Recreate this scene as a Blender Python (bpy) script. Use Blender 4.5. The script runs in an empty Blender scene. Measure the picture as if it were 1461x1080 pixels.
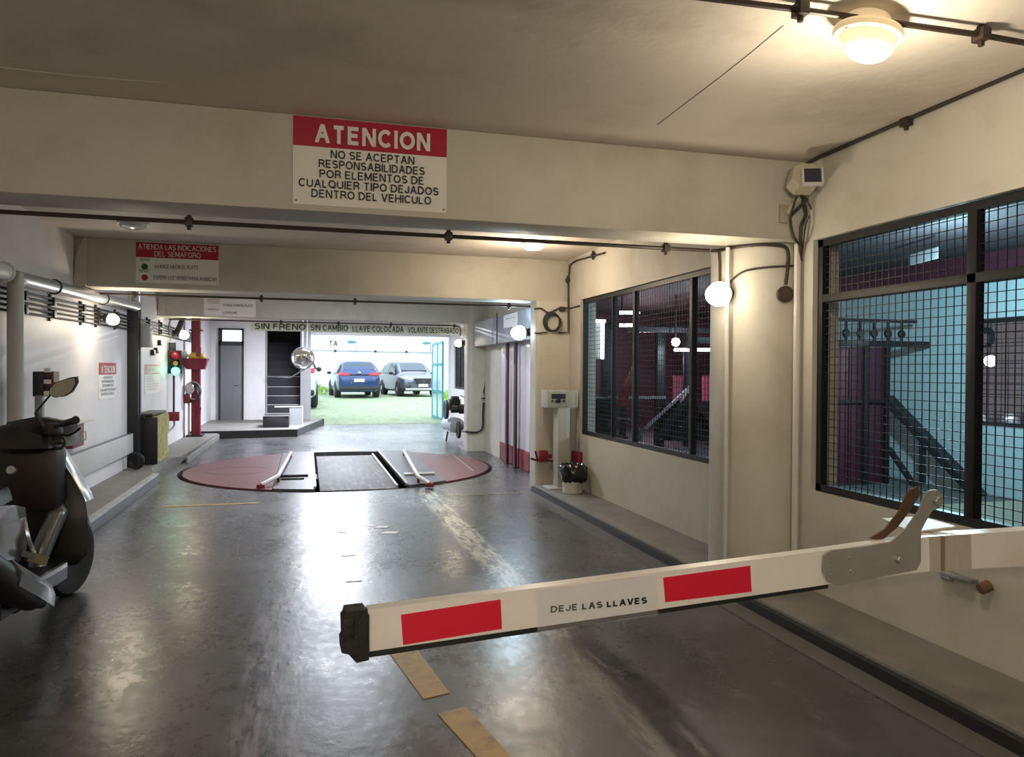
import bpy, bmesh, math, random
from mathutils import Vector, Matrix, noise
random.seed(7)
D = bpy.data; COL = bpy.context.scene.collection
V = Vector
# ------------------------------------------------------------------ camera, world, exposure
FOC, CX, CY, CAMH = 1060.0, 730.5, 540.0, 1.5
_v = lambda px, py: V((px-CX, CY-py, -FOC))
_y = _v(438, 527).normalized()
_x = _v(4560, 553); _x = (_x - _x.dot(_y)*_y).normalized()
_z = _x.cross(_y)
RM = Matrix((_x, _y, _z))
CAM = V((0, 0, CAMH))
sc = bpy.context.scene
cd = D.cameras.new('camera'); co = D.objects.new('camera', cd); COL.objects.link(co)
cd.sensor_width = 36; cd.lens = FOC/1461*36; cd.clip_end = 300; cd.clip_start = .05
co.matrix_world = Matrix.Translation(CAM) @ RM.to_4x4()
sc.camera = co
sc.view_settings.view_transform = 'Standard'; sc.view_settings.look = 'None'
sc.view_settings.gamma = 1; sc.view_settings.exposure = 0.38
w = D.worlds.new('world'); sc.world = w; w.use_nodes = True
bg = w.node_tree.nodes['Background']; bg.inputs[0].default_value = (.80, .90, 1, 1); bg.inputs[1].default_value = 3.1

def P(px, py, X=None, Y=None, Z=None):
    """the point of the given world plane that the photograph shows at (px, py)"""
    r = RM @ _v(px, py)
    if X is not None: t = (X-CAM.x)/r.x
    elif Y is not None: t = (Y-CAM.y)/r.y
    else: t = (Z-CAM.z)/r.z
    return CAM + t*r

def lamp(name, loc, energy, col, r=.06):
    l = D.lights.new(name, 'POINT'); l.energy = energy; l.color = col; l.shadow_soft_size = r
    o = D.objects.new(name, l); COL.objects.link(o); o.location = loc; return o
WARM = (1, .85, .64); COOL = (.62, .85, 1)
lamp('lamp_or_fill_light', (2.14, 2.47, 2.50), 22, WARM)
lamp('lamp_or_fill_light', (2.25, 7.7, 2.50), 32, (1, .80, .58))
lamp('lamp_or_fill_light', (2.45, 4.35, 2.03), 9, WARM)
lamp('lamp_or_fill_light', (-1.95, 9.3, 2.0), 15, WARM)
lamp('lamp_or_fill_light', (-1.95, 13.8, 2.0), 11, (1, .88, .6))
lamp('lamp_or_fill_light', (2.70, 9.78, 2.02), 34, COOL)
lamp('lamp_or_fill_light', (3.0, 15.5, 2.05), 14, WARM)
lamp('lamp_or_fill_light', (-.7, -1.8, 2.2), 112, (1, .86, .70))  # fill light added behind the camera, without a fitting
lamp('lamp_or_fill_light', (6.2, 6.0, 2.3), 210, (.50, .86, 1))
lamp('lamp_or_fill_light', (7.0, 12.6, 2.0), 40, (.75, .85, 1))
lamp('lamp_or_fill_light', (7.4, 15.6, 1.8), 60, (1, .7, .85))  # unseen pink light added to brighten the sheet panels
lamp('lamp_or_fill_light', (10.2, 6.4, 2.3), 120, (.95, .95, 1))

# ------------------------------------------------------------------ materials
def nodes(m):
    nt = m.node_tree; return nt, nt.nodes, nt.links, nt.nodes['Principled BSDF']
_mc = {}
def mat(name, col, rough=.6, metal=0, var=.12, scale=6, bump=0, bscale=40, dirt=None, dirtamt=.5, dscale=1.5, emit=0, alpha=1, trans=0, stretch=None, coat=0):
    if name in _mc: return _mc[name]
    m = D.materials.new(name); m.use_nodes = True; _mc[name] = m
    nt, N, L, b = nodes(m)
    b.inputs['Roughness'].default_value = rough; b.inputs['Metallic'].default_value = metal
    b.inputs['Alpha'].default_value = alpha; b.inputs['Transmission Weight'].default_value = trans
    b.inputs['Coat Weight'].default_value = coat
    tc = N.new('ShaderNodeTexCoord'); mp = N.new('ShaderNodeMapping'); L.new(tc.outputs['Object'], mp.inputs[0])
    if stretch: mp.inputs['Scale'].default_value = stretch
    no = N.new('ShaderNodeTexNoise'); no.inputs['Scale'].default_value = scale; no.inputs['Detail'].default_value = 6
    L.new(mp.outputs[0], no.inputs['Vector'])
    mx = N.new('ShaderNodeMix'); mx.data_type = 'RGBA'
    lo = [max(0, c*(1-var)) for c in col]+[1]; hi = [min(1, c*(1+var)) for c in col]+[1]
    mx.inputs[6].default_value = lo; mx.inputs[7].default_value = hi; L.new(no.outputs[0], mx.inputs[0])
    out = mx.outputs[2]
    if dirt:
        n2 = N.new('ShaderNodeTexNoise'); n2.inputs['Scale'].default_value = dscale; n2.inputs['Detail'].default_value = 9; n2.inputs['Roughness'].default_value = .65
        L.new(mp.outputs[0], n2.inputs['Vector'])
        r = N.new('ShaderNodeValToRGB'); r.color_ramp.elements[0].position = .5; r.color_ramp.elements[1].position = .78
        r.color_ramp.elements[1].color = (dirtamt,)*3+(1,)
        L.new(n2.outputs[0], r.inputs[0])
        m2 = N.new('ShaderNodeMix'); m2.data_type = 'RGBA'; L.new(r.outputs[0], m2.inputs[0]); L.new(out, m2.inputs[6]); m2.inputs[7].default_value = (*dirt, 1)
        out = m2.outputs[2]
    L.new(out, b.inputs['Base Color'])
    if emit:
        b.inputs['Emission Strength'].default_value = emit; b.inputs['Emission Color'].default_value = (*col, 1)
    if bump:
        n3 = N.new('ShaderNodeTexNoise'); n3.inputs['Scale'].default_value = bscale; n3.inputs['Detail'].default_value = 5
        L.new(mp.outputs[0], n3.inputs['Vector'])
        bp = N.new('ShaderNodeBump'); bp.inputs['Strength'].default_value = bump; bp.inputs['Distance'].default_value = .01
        L.new(n3.outputs[0], bp.inputs['Height']); L.new(bp.outputs[0], b.inputs['Normal'])
    return m
CREAM = mat('cream_paint', (.54, .518, .45), .55, var=.10, scale=1.3, bump=.35, bscale=9, dirt=(.30, .26, .17), dirtamt=.45, dscale=2.2)
CEIL = mat('ceiling_paint', (.62, .57, .50), .7, var=.14, scale=1.1, bump=.4, bscale=14, dirt=(.25, .20, .15), dirtamt=.5, dscale=1.4)
WHITE = mat('white_wall_paint', (.66, .64, .65), .5, var=.06, scale=2, bump=.12, bscale=12, dirt=(.42, .38, .34), dirtamt=.45, dscale=1.1)
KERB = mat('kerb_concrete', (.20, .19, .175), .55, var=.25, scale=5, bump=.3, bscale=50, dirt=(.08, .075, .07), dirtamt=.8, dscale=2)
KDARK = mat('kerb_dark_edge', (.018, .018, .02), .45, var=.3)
BLACK = mat('black_metal', (.010, .010, .012), .5)
BROWNBLK = mat('dark_brown_conduit', (.035, .022, .016), .5, var=.3)
DGREY = mat('dark_grey_steel', (.028, .030, .034), .5, .3)
GREY = mat('grey_paint', (.28, .29, .30), .5, var=.1)
LGREY = mat('light_grey_paint', (.50, .50, .49), .5)
STEEL = mat('galvanised_steel', (.50, .50, .50), .38, .85, var=.2, scale=20)
ALU = mat('bare_aluminium', (.36, .35, .325), .45, .35, var=.12, scale=14, bump=.15, bscale=30)
PIPE = mat('silver_pipe_paint', (.52, .53, .56), .3, .55)
PVC = mat('white_pipe_paint', (.62, .60, .55), .45)
RED = mat('red_enamel', (.20, .010, .028), .45)
SRED = mat('sign_red', (.40, .010, .035), .4, var=.05)
REFL = mat('reflective_red_tape', (.74, .012, .04), .45, var=.04)
DRED = mat('dark_red_paint', (.20, .012, .03), .45, var=.25)
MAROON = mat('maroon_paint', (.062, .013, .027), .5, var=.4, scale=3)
TTRED = mat('worn_red_steel_deck', (.17, .055, .062), .42, .1, var=.22, scale=4, dirt=(.10, .075, .08), dirtamt=.75, dscale=1.3, bump=.1)
SWHITE = mat('sign_white', (.80, .78, .72), .35, var=.03)
INK = mat('black_ink', (.012, .012, .014), .5)
INKW = mat('white_ink', (.78, .76, .70), .4)
PAPER = mat('paper', (.80, .80, .82), .5, var=.04)
PLASTIC = mat('clear_film', (.75, .75, .74), .12, var=.03, alpha=.25)
BARW = mat('barrier_white_enamel', (.84, .82, .77), .35, var=.06, scale=8, dirt=(.52, .40, .20), dirtamt=.3, dscale=3)
RUBBER = mat('black_rubber', (.012, .012, .012), .6, var=.3, bump=.3, bscale=60)
TAPE = mat('clear_brown_tape', (.50, .47, .41), .15, var=.18, scale=25, stretch=(12, 1, 1))
GLASSD = mat('dark_glass', (.01, .012, .016), .08)
MESHW = mat('wire_mesh_black', (.012, .013, .015), .5)
YEL = mat('worn_yellow_road_paint', (.50, .33, .12), .55, var=.2, scale=20, dirt=(.12, .11, .10), dirtamt=.8, dscale=9)
FYEL = mat('faded_yellow_road_paint', (.25, .225, .15), .30, var=.3, scale=20, dirt=(.09, .09, .10), dirtamt=.95, dscale=6)
YELP = mat('yellow_plastic', (.65, .43, .04), .45)
CYAN = mat('cyan_rendered_wall', (.41, .54, .575), .7, var=.1, bump=.9, bscale=22)
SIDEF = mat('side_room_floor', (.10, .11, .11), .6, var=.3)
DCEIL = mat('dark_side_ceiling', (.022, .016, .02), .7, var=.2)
MOSS = mat('mossy_foam', (.36, .33, .12), .9, var=.5, scale=12, bump=1, bscale=26, dirt=(.05, .05, .02), dirtamt=.9, dscale=8)
BAG = mat('black_bin_bag', (.008, .008, .009), .18)
CAB = mat('beige_cabinet', (.42, .40, .34), .45, var=.06)
LAMPW = mat('lamp_glass_warm', (.95, .70, .36), .3, var=0, emit=.95)
LAMPI = mat('lamp_glow_warm', (1, .90, .66), .3, var=0, emit=9)
LAMPC = mat('lamp_glow_cool', (.72, .93, 1), .3, var=0, emit=14)
TUBEL = mat('tube_glow', (.85, .93, 1), .3, var=0, emit=4)

def floor_mat():
    m = D.materials.new('polished_concrete_floor'); m.use_nodes = True
    nt, N, L, b = nodes(m)
    tc = N.new('ShaderNodeTexCoord'); sep = N.new('ShaderNodeSeparateXYZ'); L.new(tc.outputs['Object'], sep.inputs[0])
    def mth(op, a, c=None, d=None):
        n = N.new('ShaderNodeMath'); n.operation = op
        for i, q in enumerate((a, c, d)):
            if q is None: continue
            if isinstance(q, (int, float)): n.inputs[i].default_value = q
            else: L.new(q, n.inputs[i])
        return n.outputs[0]
    def noi(s, det=6, st=(1, 1, 1), ro=.55, off=0):
        mp = N.new('ShaderNodeMapping'); mp.inputs['Scale'].default_value = st; mp.inputs['Location'].default_value = (off, off, 0); L.new(tc.outputs['Object'], mp.inputs[0])
        n = N.new('ShaderNodeTexNoise'); n.inputs['Scale'].default_value = s; n.inputs['Detail'].default_value = det; n.inputs['Roughness'].default_value = ro
        L.new(mp.outputs[0], n.inputs['Vector']); return n.outputs[0]
    def mr(v, a, c, x=0, y=1):
        n = N.new('ShaderNodeMapRange'); n.interpolation_type = 'SMOOTHSTEP'; L.new(v, n.inputs[0])
        for i, q in enumerate((a, c, x, y)): n.inputs[i+1].default_value = q
        return n.outputs[0]
    def mix(f, a, c):
        n = N.new('ShaderNodeMix'); n.data_type = 'RGBA'; L.new(f, n.inputs[0])
        for i, q in ((6, a), (7, c)):
            if isinstance(q, tuple): n.inputs[i].default_value = (*q, 1)
            else: L.new(q, n.inputs[i])
        return n.outputs[2]
    X, Y = sep.outputs[0], sep.outputs[1]
    base = mix(mr(noi(1.1, 8), .35, .65), (.050, .048, .047), (.098, .096, .099))
    base = mix(mr(noi(7, 8, (1, .5, 1), .7), .5, .8), base, (.15, .148, .155))
    base = mix(mr(noi(2.3, 8, (1, .6, 1), .7, 9), .50, .80, 0, .5), base, (.040, .038, .037))
    # rubbed wheel track
    wob = mth('MULTIPLY', mth('SUBTRACT', noi(2, 3, (1, 1, 1), .5, 3), .5), .10)
    dx = mth('ABSOLUTE', mth('ADD', mth('ADD', X, .15), wob))
    tr = mth('MULTIPLY', mr(dx, .17, .12), mr(Y, 5.5, 4.9))
    trn = noi(9, 8, (3, .35, 1), .7)
    base = mix(mth('MULTIPLY', tr, mr(trn, .40, .62)), base, (.27, .26, .32))
    base = mix(mth('MULTIPLY', tr, mr(noi(4, 8, (2.5, .5, 1), .7, 5), .50, .60)), base, (.014, .014, .017))
    # worn seam: whitish filler far, oily black near
    sx = mth('ABSOLUTE', mth('ADD', mth('SUBTRACT', X, 1.41), wob))
    seam = mth('MULTIPLY', mr(sx, .15, .075), mr(Y, 9.3, 8.9))
    sn = noi(8, 8, (2.2, .35, 1), .7, 1)
    base = mix(mth('MULTIPLY', mth('MULTIPLY', seam, mr(sn, .42, .54)), mr(Y, 3.6, 5.6, .25, 1)), base, (.56, .52, .43))
    sx2 = mth('ABSOLUTE', mth('ADD', mth('SUBTRACT', X, 1.50), wob))
    base = mix(mth('MULTIPLY', mth('MULTIPLY', mr(sx2, .13, .05), mr(Y, 5.4, 4.4)), mr(noi(5, 6, (2, .4, 1), .6, 7), .36, .5)), base, (.012, .011, .011))
    L.new(base, b.inputs['Base Color'])
    r = mth('MULTIPLY', mr(noi(1.3, 6, (1, .8, 1), .6, 2), .30, .70, .24, .36), 1)
    r = mth('ADD', r, mth('MULTIPLY', mth('SUBTRACT', noi(16, 6, (1, .7, 1), .7), .5), .30))
    L.new(r, b.inputs['Roughness'])
    b.inputs['Specular IOR Level'].default_value = .75
    bp = N.new('ShaderNodeBump'); bp.inputs['Strength'].default_value = .22; bp.inputs['Distance'].default_value = .01
    L.new(noi(11, 8, (1, .8, 1), .6), bp.inputs['Height']); L.new(bp.outputs[0], b.inputs['Normal'])
    return m
FLOOR = floor_mat()

# ------------------------------------------------------------------ mesh helpers
WMX = {}
def frame(o, u, v):
    u = V(u).normalized(); v = V(v); v = (v-v.dot(u)*u).normalized(); n = u.cross(v)
    M = Matrix((u, v, n)).transposed().to_4x4(); M.translation = V(o); return M
class MB:
    def __init__(s): s.b = bmesh.new()
    def box(s, lo, hi, bev=0, M=None):
        lo, hi = V(lo), V(hi); c = (lo+hi)/2; d = hi-lo
        m = Matrix.Translation(c) @ Matrix.Diagonal((abs(d.x), abs(d.y), abs(d.z), 1))
        if M is not None: m = M @ m
        g = bmesh.ops.create_cube(s.b, size=1, matrix=m)
        if bev:
            es = list({e for v in g['verts'] for e in v.link_edges})
            bmesh.ops.bevel(s.b, geom=es, offset=bev, segments=2, affect='EDGES', profile=.6)
        return s
    def bar(s, a, b, w, h=None, up=(0, 0, 1)):
        a, b = V(a), V(b); h = h or w; L = (b-a).length; u = (b-a).normalized(); up = V(up)
        if abs(u.dot(up)) > .95: up = V((1, 0, 0))
        return s.box((0, -h/2, -w/2), (L, h/2, w/2), M=frame(a, u, up))
    def tube(s, path, r, n=8, smooth=0, cap=True):
        p = [V(q) for q in path]
        if smooth and len(p) > 2:
            o = []
            for i in range(len(p)-1):
                p0 = p[max(0, i-1)]; p1 = p[i]; p2 = p[i+1]; p3 = p[min(len(p)-1, i+2)]
                for k in range(smooth):
                    t = k/smooth
                    o.append(.5*((2*p1)+(p2-p0)*t+(2*p0-5*p1+4*p2-p3)*t*t+(-p0+3*p1-3*p2+p3)*t**3))
            o.append(p[-1]); p = o
        rr = r if isinstance(r, (list, tuple)) else None
        t = (p[1]-p[0]).normalized(); a = V((0, 0, 1)) if abs(t.z) < .9 else V((1, 0, 0)); a = (a-a.dot(t)*t).normalized()
        rings = []
        for i in range(len(p)):
            t = (p[min(i+1, len(p)-1)]-p[max(0, i-1)]).normalized(); a = (a-a.dot(t)*t).normalized(); c = t.cross(a)
            R = rr[min(i, len(rr)-1)] if rr else r
            rings.append([s.b.verts.new(p[i]+R*(math.cos(q)*a+math.sin(q)*c)) for q in [2*math.pi*k/n for k in range(n)]])
        for A, B in zip(rings, rings[1:]):
            for k in range(n): s.b.faces.new((A[k], A[(k+1) % n], B[(k+1) % n], B[k]))
        if cap: s.b.faces.new(rings[0][::-1]); s.b.faces.new(rings[-1])
        return s
    def lathe(s, prof, o, axis=(0, 0, 1), n=24, sx=1, sy=1, up=None):
        ax = V(axis).normalized(); u = V(up) if up else (V((1, 0, 0)) if abs(ax.x) < .9 else V((0, 1, 0)))
        u = (u-u.dot(ax)*ax).normalized(); c = ax.cross(u); o = V(o)
        rings = []
        for r, z in prof:
            if r < 1e-5: rings.append([s.b.verts.new(o+ax*z)])
            else: rings.append([s.b.verts.new(o+ax*z+r*(sx*math.cos(q)*u+sy*math.sin(q)*c)) for q in [2*math.pi*k/n for k in range(n)]])
        for A, B in zip(rings, rings[1:]):
            if len(A) == len(B) == 1: continue
            for k in range(n):
                j = (k+1) % n
                if len(A) == 1: s.b.faces.new((A[0], B[j], B[k]))
                elif len(B) == 1: s.b.faces.new((A[k], A[j], B[0]))
                else: s.b.faces.new((A[k], A[j], B[j], B[k]))
        for E in (rings[0], rings[-1]):
            if len(E) > 1: s.b.faces.new(E)
        return s
    def cyl(s, a, b, r, n=20):
        a, b = V(a), V(b); L = (b-a).length; c = min(r, L)*.12
        return s.lathe([(r-c, 0), (r, c), (r, L-c), (r-c, L)], a, b-a, n)
    def prism(s, pts, M, d):
        """polygon pts (2D) in frame M extruded by d along its normal"""
        A = [s.b.verts.new(M @ V((x, y, 0))) for x, y in pts]; B = [s.b.verts.new(M @ V((x, y, d))) for x, y in pts]; n = len(A)
        s.b.faces.new(A[::-1]); s.b.faces.new(B)
        for k in range(n): s.b.faces.new((A[k], A[(k+1) % n], B[(k+1) % n], B[k]))
        return s
    def loft(s, rings, cap=True):
        R = [[s.b.verts.new(V(p)) for p in r] for r in rings]; n = len(R[0])
        for A, B in zip(R, R[1:]):
            for k in range(n): s.b.faces.new((A[k], A[(k+1) % n], B[(k+1) % n], B[k]))
        if cap: s.b.faces.new(R[0][::-1]); s.b.faces.new(R[-1])
        return s
    def sphere(s, c, r, sx=1, sy=1, sz=1, n=16, M=None):
        m = Matrix.Translation(V(c)) @ Matrix.Diagonal((r*sx, r*sy, r*sz, 1))
        if M is not None: m = M @ m
        bmesh.ops.create_uvsphere(s.b, u_segments=n, v_segments=max(6, n//2), radius=1, matrix=m); return s
    def torus(s, c, axis, R, r, n=28, k=8, sx=1):
        ax = V(axis).normalized(); u = V((1, 0, 0)) if abs(ax.x) < .9 else V((0, 1, 0)); u = (u-u.dot(ax)*ax).normalized(); w_ = ax.cross(u)
        rings = []
        for i in range(n):
            a = 2*math.pi*i/n; d = math.cos(a)*u*sx+math.sin(a)*w_
            rings.append([s.b.verts.new(V(c)+R*d+r*(math.cos(q)*d+math.sin(q)*ax)) for q in [2*math.pi*j/k for j in range(k)]])
        for i in range(n):
            A, B = rings[i], rings[(i+1) % n]
            for j in range(k): s.b.faces.new((A[j], B[j], B[(j+1) % k], A[(j+1) % k]))
        return s

def tag(o, label=None, cat=None, group=None, kind=None):
    if label: o['label'] = label
    if cat: o['category'] = cat
    if group: o['group'] = group
    if kind: o['kind'] = kind
    return o
def thing(name, label, cat, loc=(0, 0, 0), rz=0, group=None):
    o = D.objects.new(name, None); COL.objects.link(o); o.location = loc; o.rotation_euler = (0, 0, rz); o.empty_display_size = .1
    WMX[o.name] = Matrix.Translation(V(loc)) @ Matrix.Rotation(rz, 4, 'Z')
    return tag(o, label, cat, group)
def obj(name, mb, m, parent=None, label=None, cat=None, group=None, kind=None, world=True, sharp=35):
    b = mb.b; wm = WMX[parent.name] if parent else Matrix()
    if parent is not None and world: bmesh.ops.transform(b, matrix=wm.inverted(), verts=b.verts)
    org = None
    if parent is None and kind != 'structure' and b.verts:      # put the origin at the base of a one-mesh thing
        xs = [v.co for v in b.verts]; org = V(((min(c.x for c in xs)+max(c.x for c in xs))/2, (min(c.y for c in xs)+max(c.y for c in xs))/2, min(c.z for c in xs)))
        bmesh.ops.translate(b, vec=-org, verts=b.verts)
    bmesh.ops.recalc_face_normals(b, faces=b.faces)
    me = D.meshes.new(name); b.to_mesh(me); b.free()
    for p in me.polygons: p.use_smooth = True
    me.set_sharp_from_angle(angle=math.radians(sharp))
    me.materials.append(m)
    o = D.objects.new(name, me); COL.objects.link(o)
    if parent: o.parent = parent
    WMX[o.name] = wm.copy()
    if org is not None: o.location = org; WMX[o.name] = Matrix.Translation(org)
    return tag(o, label, cat, group, kind)
def struct(name, mb, m, parent=None): return obj(name, mb, m, parent, kind='structure' if parent is None else None)
def dup(root, loc, rz=0, label=None):
    def cp(o, par):
        c = o.copy(); COL.objects.link(c); c.parent = par
        for ch in o.children: cp(ch, c)
        return c
    r = cp(root, None); r.location = loc; r.rotation_euler = (0, 0, rz)
    if label: r['label'] = label
    return r
def _arc(cx, cy, rx, ry, a0, a1, n=9): return [(cx+rx*math.cos(math.radians(a0+(a1-a0)*k/n)), cy+ry*math.sin(math.radians(a0+(a1-a0)*k/n))) for k in range(n+1)]
# centre lines of plain sans capitals in a w x 1 cell
GL = {'A': (.76, [[(0, 0), (.38, 1), (.76, 0)], [(.14, .34), (.62, .34)]]), 'B': (.66, [[(0, 0), (0, 1)], [(0, 1)]+_arc(.38, .76, .24, .24, 90, -90)+[(0, .52)], [(0, .52)]+_arc(.38, .26, .28, .26, 90, -90)+[(0, 0)]]),
 'C': (.74, [_arc(.39, .5, .39, .5, 42, 318, 18)]), 'D': (.72, [[(0, 0), (0, 1), (.28, 1)]+_arc(.28, .5, .44, .5, 80, -80, 12)+[(.28, 0), (0, 0)]]),
 'E': (.60, [[(.60, 1), (0, 1), (0, 0), (.60, 0)], [(0, .52), (.54, .52)]]), 'F': (.56, [[(.56, 1), (0, 1), (0, 0)], [(0, .52), (.48, .52)]]),
 'H': (.70, [[(0, 0), (0, 1)], [(.7, 0), (.7, 1)], [(0, .52), (.7, .52)]]), 'I': (.0, [[(0, 0), (0, 1)]]), 'J': (.46, [[(.46, 1), (.46, .25)]+_arc(.23, .24, .23, .24, 0, -180, 9)+[(0, .32)]]),
 'K': (.66, [[(0, 0), (0, 1)], [(.64, 1), (0, .38)], [(.22, .60), (.68, 0)]]), 'L': (.52, [[(0, 1), (0, 0), (.52, 0)]]), 'M': (.84, [[(0, 0), (0, 1), (.42, .08), (.84, 1), (.84, 0)]]),
 'N': (.70, [[(0, 0), (0, 1), (.70, 0), (.70, 1)]]), 'O': (.82, [_arc(.41, .5, .41, .5, 0, 360, 22)]), 'P': (.62, [[(0, 0), (0, 1)], [(0, 1), (.36, 1)]+_arc(.36, .73, .26, .27, 80, -80)+[(.36, .46), (0, .46)]]),
 'Q': (.82, [_arc(.41, .5, .41, .5, 0, 360, 22), [(.48, .24), (.80, -.04)]]), 'R': (.66, [[(0, 0), (0, 1)], [(0, 1), (.38, 1)]+_arc(.38, .75, .24, .25, 80, -80)+[(.38, .5), (0, .5)], [(.40, .48), (.60, .30), (.66, 0)]]),
 'S': (.64, [_arc(.32, .75, .29, .25, 25, 250, 12)+_arc(.33, .26, .30, .26, 75, -155, 12)]), 'T': (.66, [[(0, 1), (.66, 1)], [(.33, 1), (.33, 0)]]), 'U': (.68, [[(0, 1), (0, .3)]+_arc(.34, .3, .34, .3, 180, 360, 12)+[(.68, 1)]]),
 'V': (.72, [[(0, 1), (.36, 0), (.72, 1)]]), 'Y': (.70, [[(0, 1), (.35, .46)], [(.70, 1), (.35, .46)], [(.35, .52), (.35, 0)]]), 'Z': (.64, [[(0, 1), (.64, 1), (0, 0), (.64, 0)]]), '5': (.6, [[(.56, 1), (.08, 1), (.03, .52)]+_arc(.30, .32, .30, .32, 115, -150, 12)])}
def text_mb(body, o, u, v, w, h, bold=0.0, mb=None, space=1.0, lift=.002):
    """one line of flat capitals fitted to a w x h box whose lower-left corner is o; u, v span the sign"""
    th = .125+bold*3.2; gap = .13*space+th; x = th/2; S = []
    for ch in body:
        if ch == ' ': x += .30+th*.5; continue
        gw, st = GL[ch]; gw *= 1-th*.3
        for pl in st: S.append([(x+px*(1-th*.3), th/2+py*(1-th)) for px, py in pl]+[(x-th/2, x+gw+th/2)])
        x += gw+gap
    W_ = x-gap+th/2; u = V(u); v = V(v); n = u.cross(v).normalized(); mb = mb or MB(); kx = w/W_
    S2 = []                                       # sharp corners split a line into separate strokes
    for pl in S:
        lim = pl[-1]; pl = pl[:-1]; cur = [pl[0]]
        for i in range(1, len(pl)-1):
            cur.append(pl[i]); a = (V(pl[i])-V(pl[i-1])); b = (V(pl[i+1])-V(pl[i]))
            if a.length > .2 and b.length > .2 and a.normalized().dot(b.normalized()) < -.2: S2.append((cur, lim)); cur = [pl[i]]
        cur.append(pl[-1]); S2.append((cur, lim))
    for pl, lim in S2:
        lift += .00012 if h < .05 else .0003
        P3 = lambda p: V(o)+u*(p.x*kx)+v*(p.y*h)+n*lift
        d = V(pl[-1])-V(pl[0])
        if len(pl) == 2 and abs(d.y) > .3*abs(d.x):   # upright or slanted stroke: flat top and foot
            a, b = (V(pl[0]), V(pl[1])) if pl[0][1] < pl[1][1] else (V(pl[1]), V(pl[0])); d = (b-a).normalized(); hw = th/2/max(.45, abs(d.y))
            if a.y < th*.6: a = V((a.x, 0))
            if b.y > 1-th*.6: b = V((b.x, 1))
            mb.b.faces.new([mb.b.verts.new(P3(V((max(lim[0], min(lim[1], p.x)), p.y)))) for p in (a-V((hw, 0)), a+V((hw, 0)), b+V((hw, 0)), b-V((hw, 0)))]); continue
        closed = (V(pl[0])-V(pl[-1])).length < 1e-4; q = [V(p) for p in (pl[:-1] if closed else pl)]
        q = [p for i, p in enumerate(q) if i == 0 or (p-q[i-1]).length > 1e-4]; m = len(q); L_, R_ = [], []
        for i in range(m):
            a = q[i-1] if (closed or i) else None; b = q[(i+1) % m] if (closed or i < m-1) else None
            d0 = (q[i]-a).normalized() if a is not None else None; d1 = (b-q[i]).normalized() if b is not None else None
            d0 = d0 or d1; d1 = d1 or d0; n0 = V((-d0.y, d0.x)); n1 = V((-d1.y, d1.x)); mt = n0+n1
            mt = mt.normalized() if mt.length > 1e-3 else n0
            ln = min(1.9, 1/max(.35, mt.dot(n1)))*th/2; L_.append(q[i]+mt*ln); R_.append(q[i]-mt*ln)
        A_ = [mb.b.verts.new(P3(p)) for p in L_]; B_ = [mb.b.verts.new(P3(p)) for p in R_]
        for i in range(m if closed else m-1):
            j = (i+1) % m; mb.b.faces.new((B_[i], B_[j], A_[j], A_[i]))
    return mb
def panel(mb, o, u, v, x0, y0, x1, y1, d, z=0):
    """a slab on a sign plane: from (x0,y0) to (x1,y1) along u,v, thickness d starting z above it"""
    M = frame(o, u, v); return mb.box((x0, y0, z), (x1, y1, z+d), M=M)
# ================================================================== SETTING
W, LW, CE, BM = 3.19, -2.40, 2.90, 2.375       # right wall, left wall, ceiling, beam underside
B1, B2, B3 = 4.26, 8.90, 13.5
BY = 20.7                                       # back wall of the bay
TT = (.52, 11.62); TR = 2.27
def arcpts(c, r, a0, a1, n=14): return [(c[0]+r*math.cos(math.radians(a0+(a1-a0)*k/n)), c[1]+r*math.sin(math.radians(a0+(a1-a0)*k/n))) for k in range(n+1)]
fl = MB()
fl.prism([(-2.6, -4), (TT[0], -4)]+arcpts(TT, TR+.03, 270, 90, 40)+[(TT[0], 20.7), (-2.6, 20.7)], Matrix.Translation((0, 0, -.5)), .5)
fl.prism([(3.4, 20.7), (TT[0], 20.7)]+arcpts(TT, TR+.03, 90, -90, 40)+[(TT[0], -4), (3.4, -4)], Matrix.Translation((0, 0, -.5)), .5)
fl.box((3.4, 14.2, -.3), (4.1, 20.7, 0))
floor = struct('floor', fl, FLOOR)
ce = MB().box((-2.6, -4, CE), (3.4, BY+.2, CE+.2)); ce.box((3.4, 13.4, CE), (4.1, BY+.2, CE+.2))
ceiling = struct('ceiling', ce, CEIL)
struct('trim_1', MB().box((LW, B1, BM), (W, B1+.34, CE), .012), CREAM)
struct('trim_2', MB().box((LW, B2, BM), (W, B2+.36, CE), .012), CREAM)
struct('trim_3', MB().box((LW, B3, BM), (3.9, B3+.38, CE), .012), CREAM)
struct('wall_left', MB().box((LW-.2, -4, 0), (LW, BY+.2, CE)), WHITE)
# haunches where the beams meet the left wall
for i, (y, d) in enumerate(((B2, .36), (B3, .38))):
    struct('trim_%d' % (4+i), MB().prism([(0, 0), (.0, .53), (-.02, .53), (-.10, .30), (-.12, 0)], frame((LW+.12, y-.03, BM), (1, 0, 0), (0, 0, 1)), -.05), CREAM)
WT = .20
def wall(name, y0, y1, z0, z1, x=W, m=CREAM): return struct(name, MB().box((x, y0, z0), (x+WT, y1, z1)), m)
SILL = .725
wall('wall_right', -4, 4.17, 0, SILL); wall('wall_right.001', 5.40, 8.46, 0, SILL+.01)
wall('wall_right.002', -4, 9.5, BM-.01, CE); wall('wall_right.003', 4.17, 5.40, 0, BM-.01); wall('wall_right.004', 8.46, 9.6, 0, BM-.01)
wall('wall_right.005', 9.5, 13.5, 2.0, CE); wall('wall_right.006', 12.25, 13.5, 0, 2.0)
wall('wall_right.007', -4, .6, SILL, BM-.01)
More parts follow.
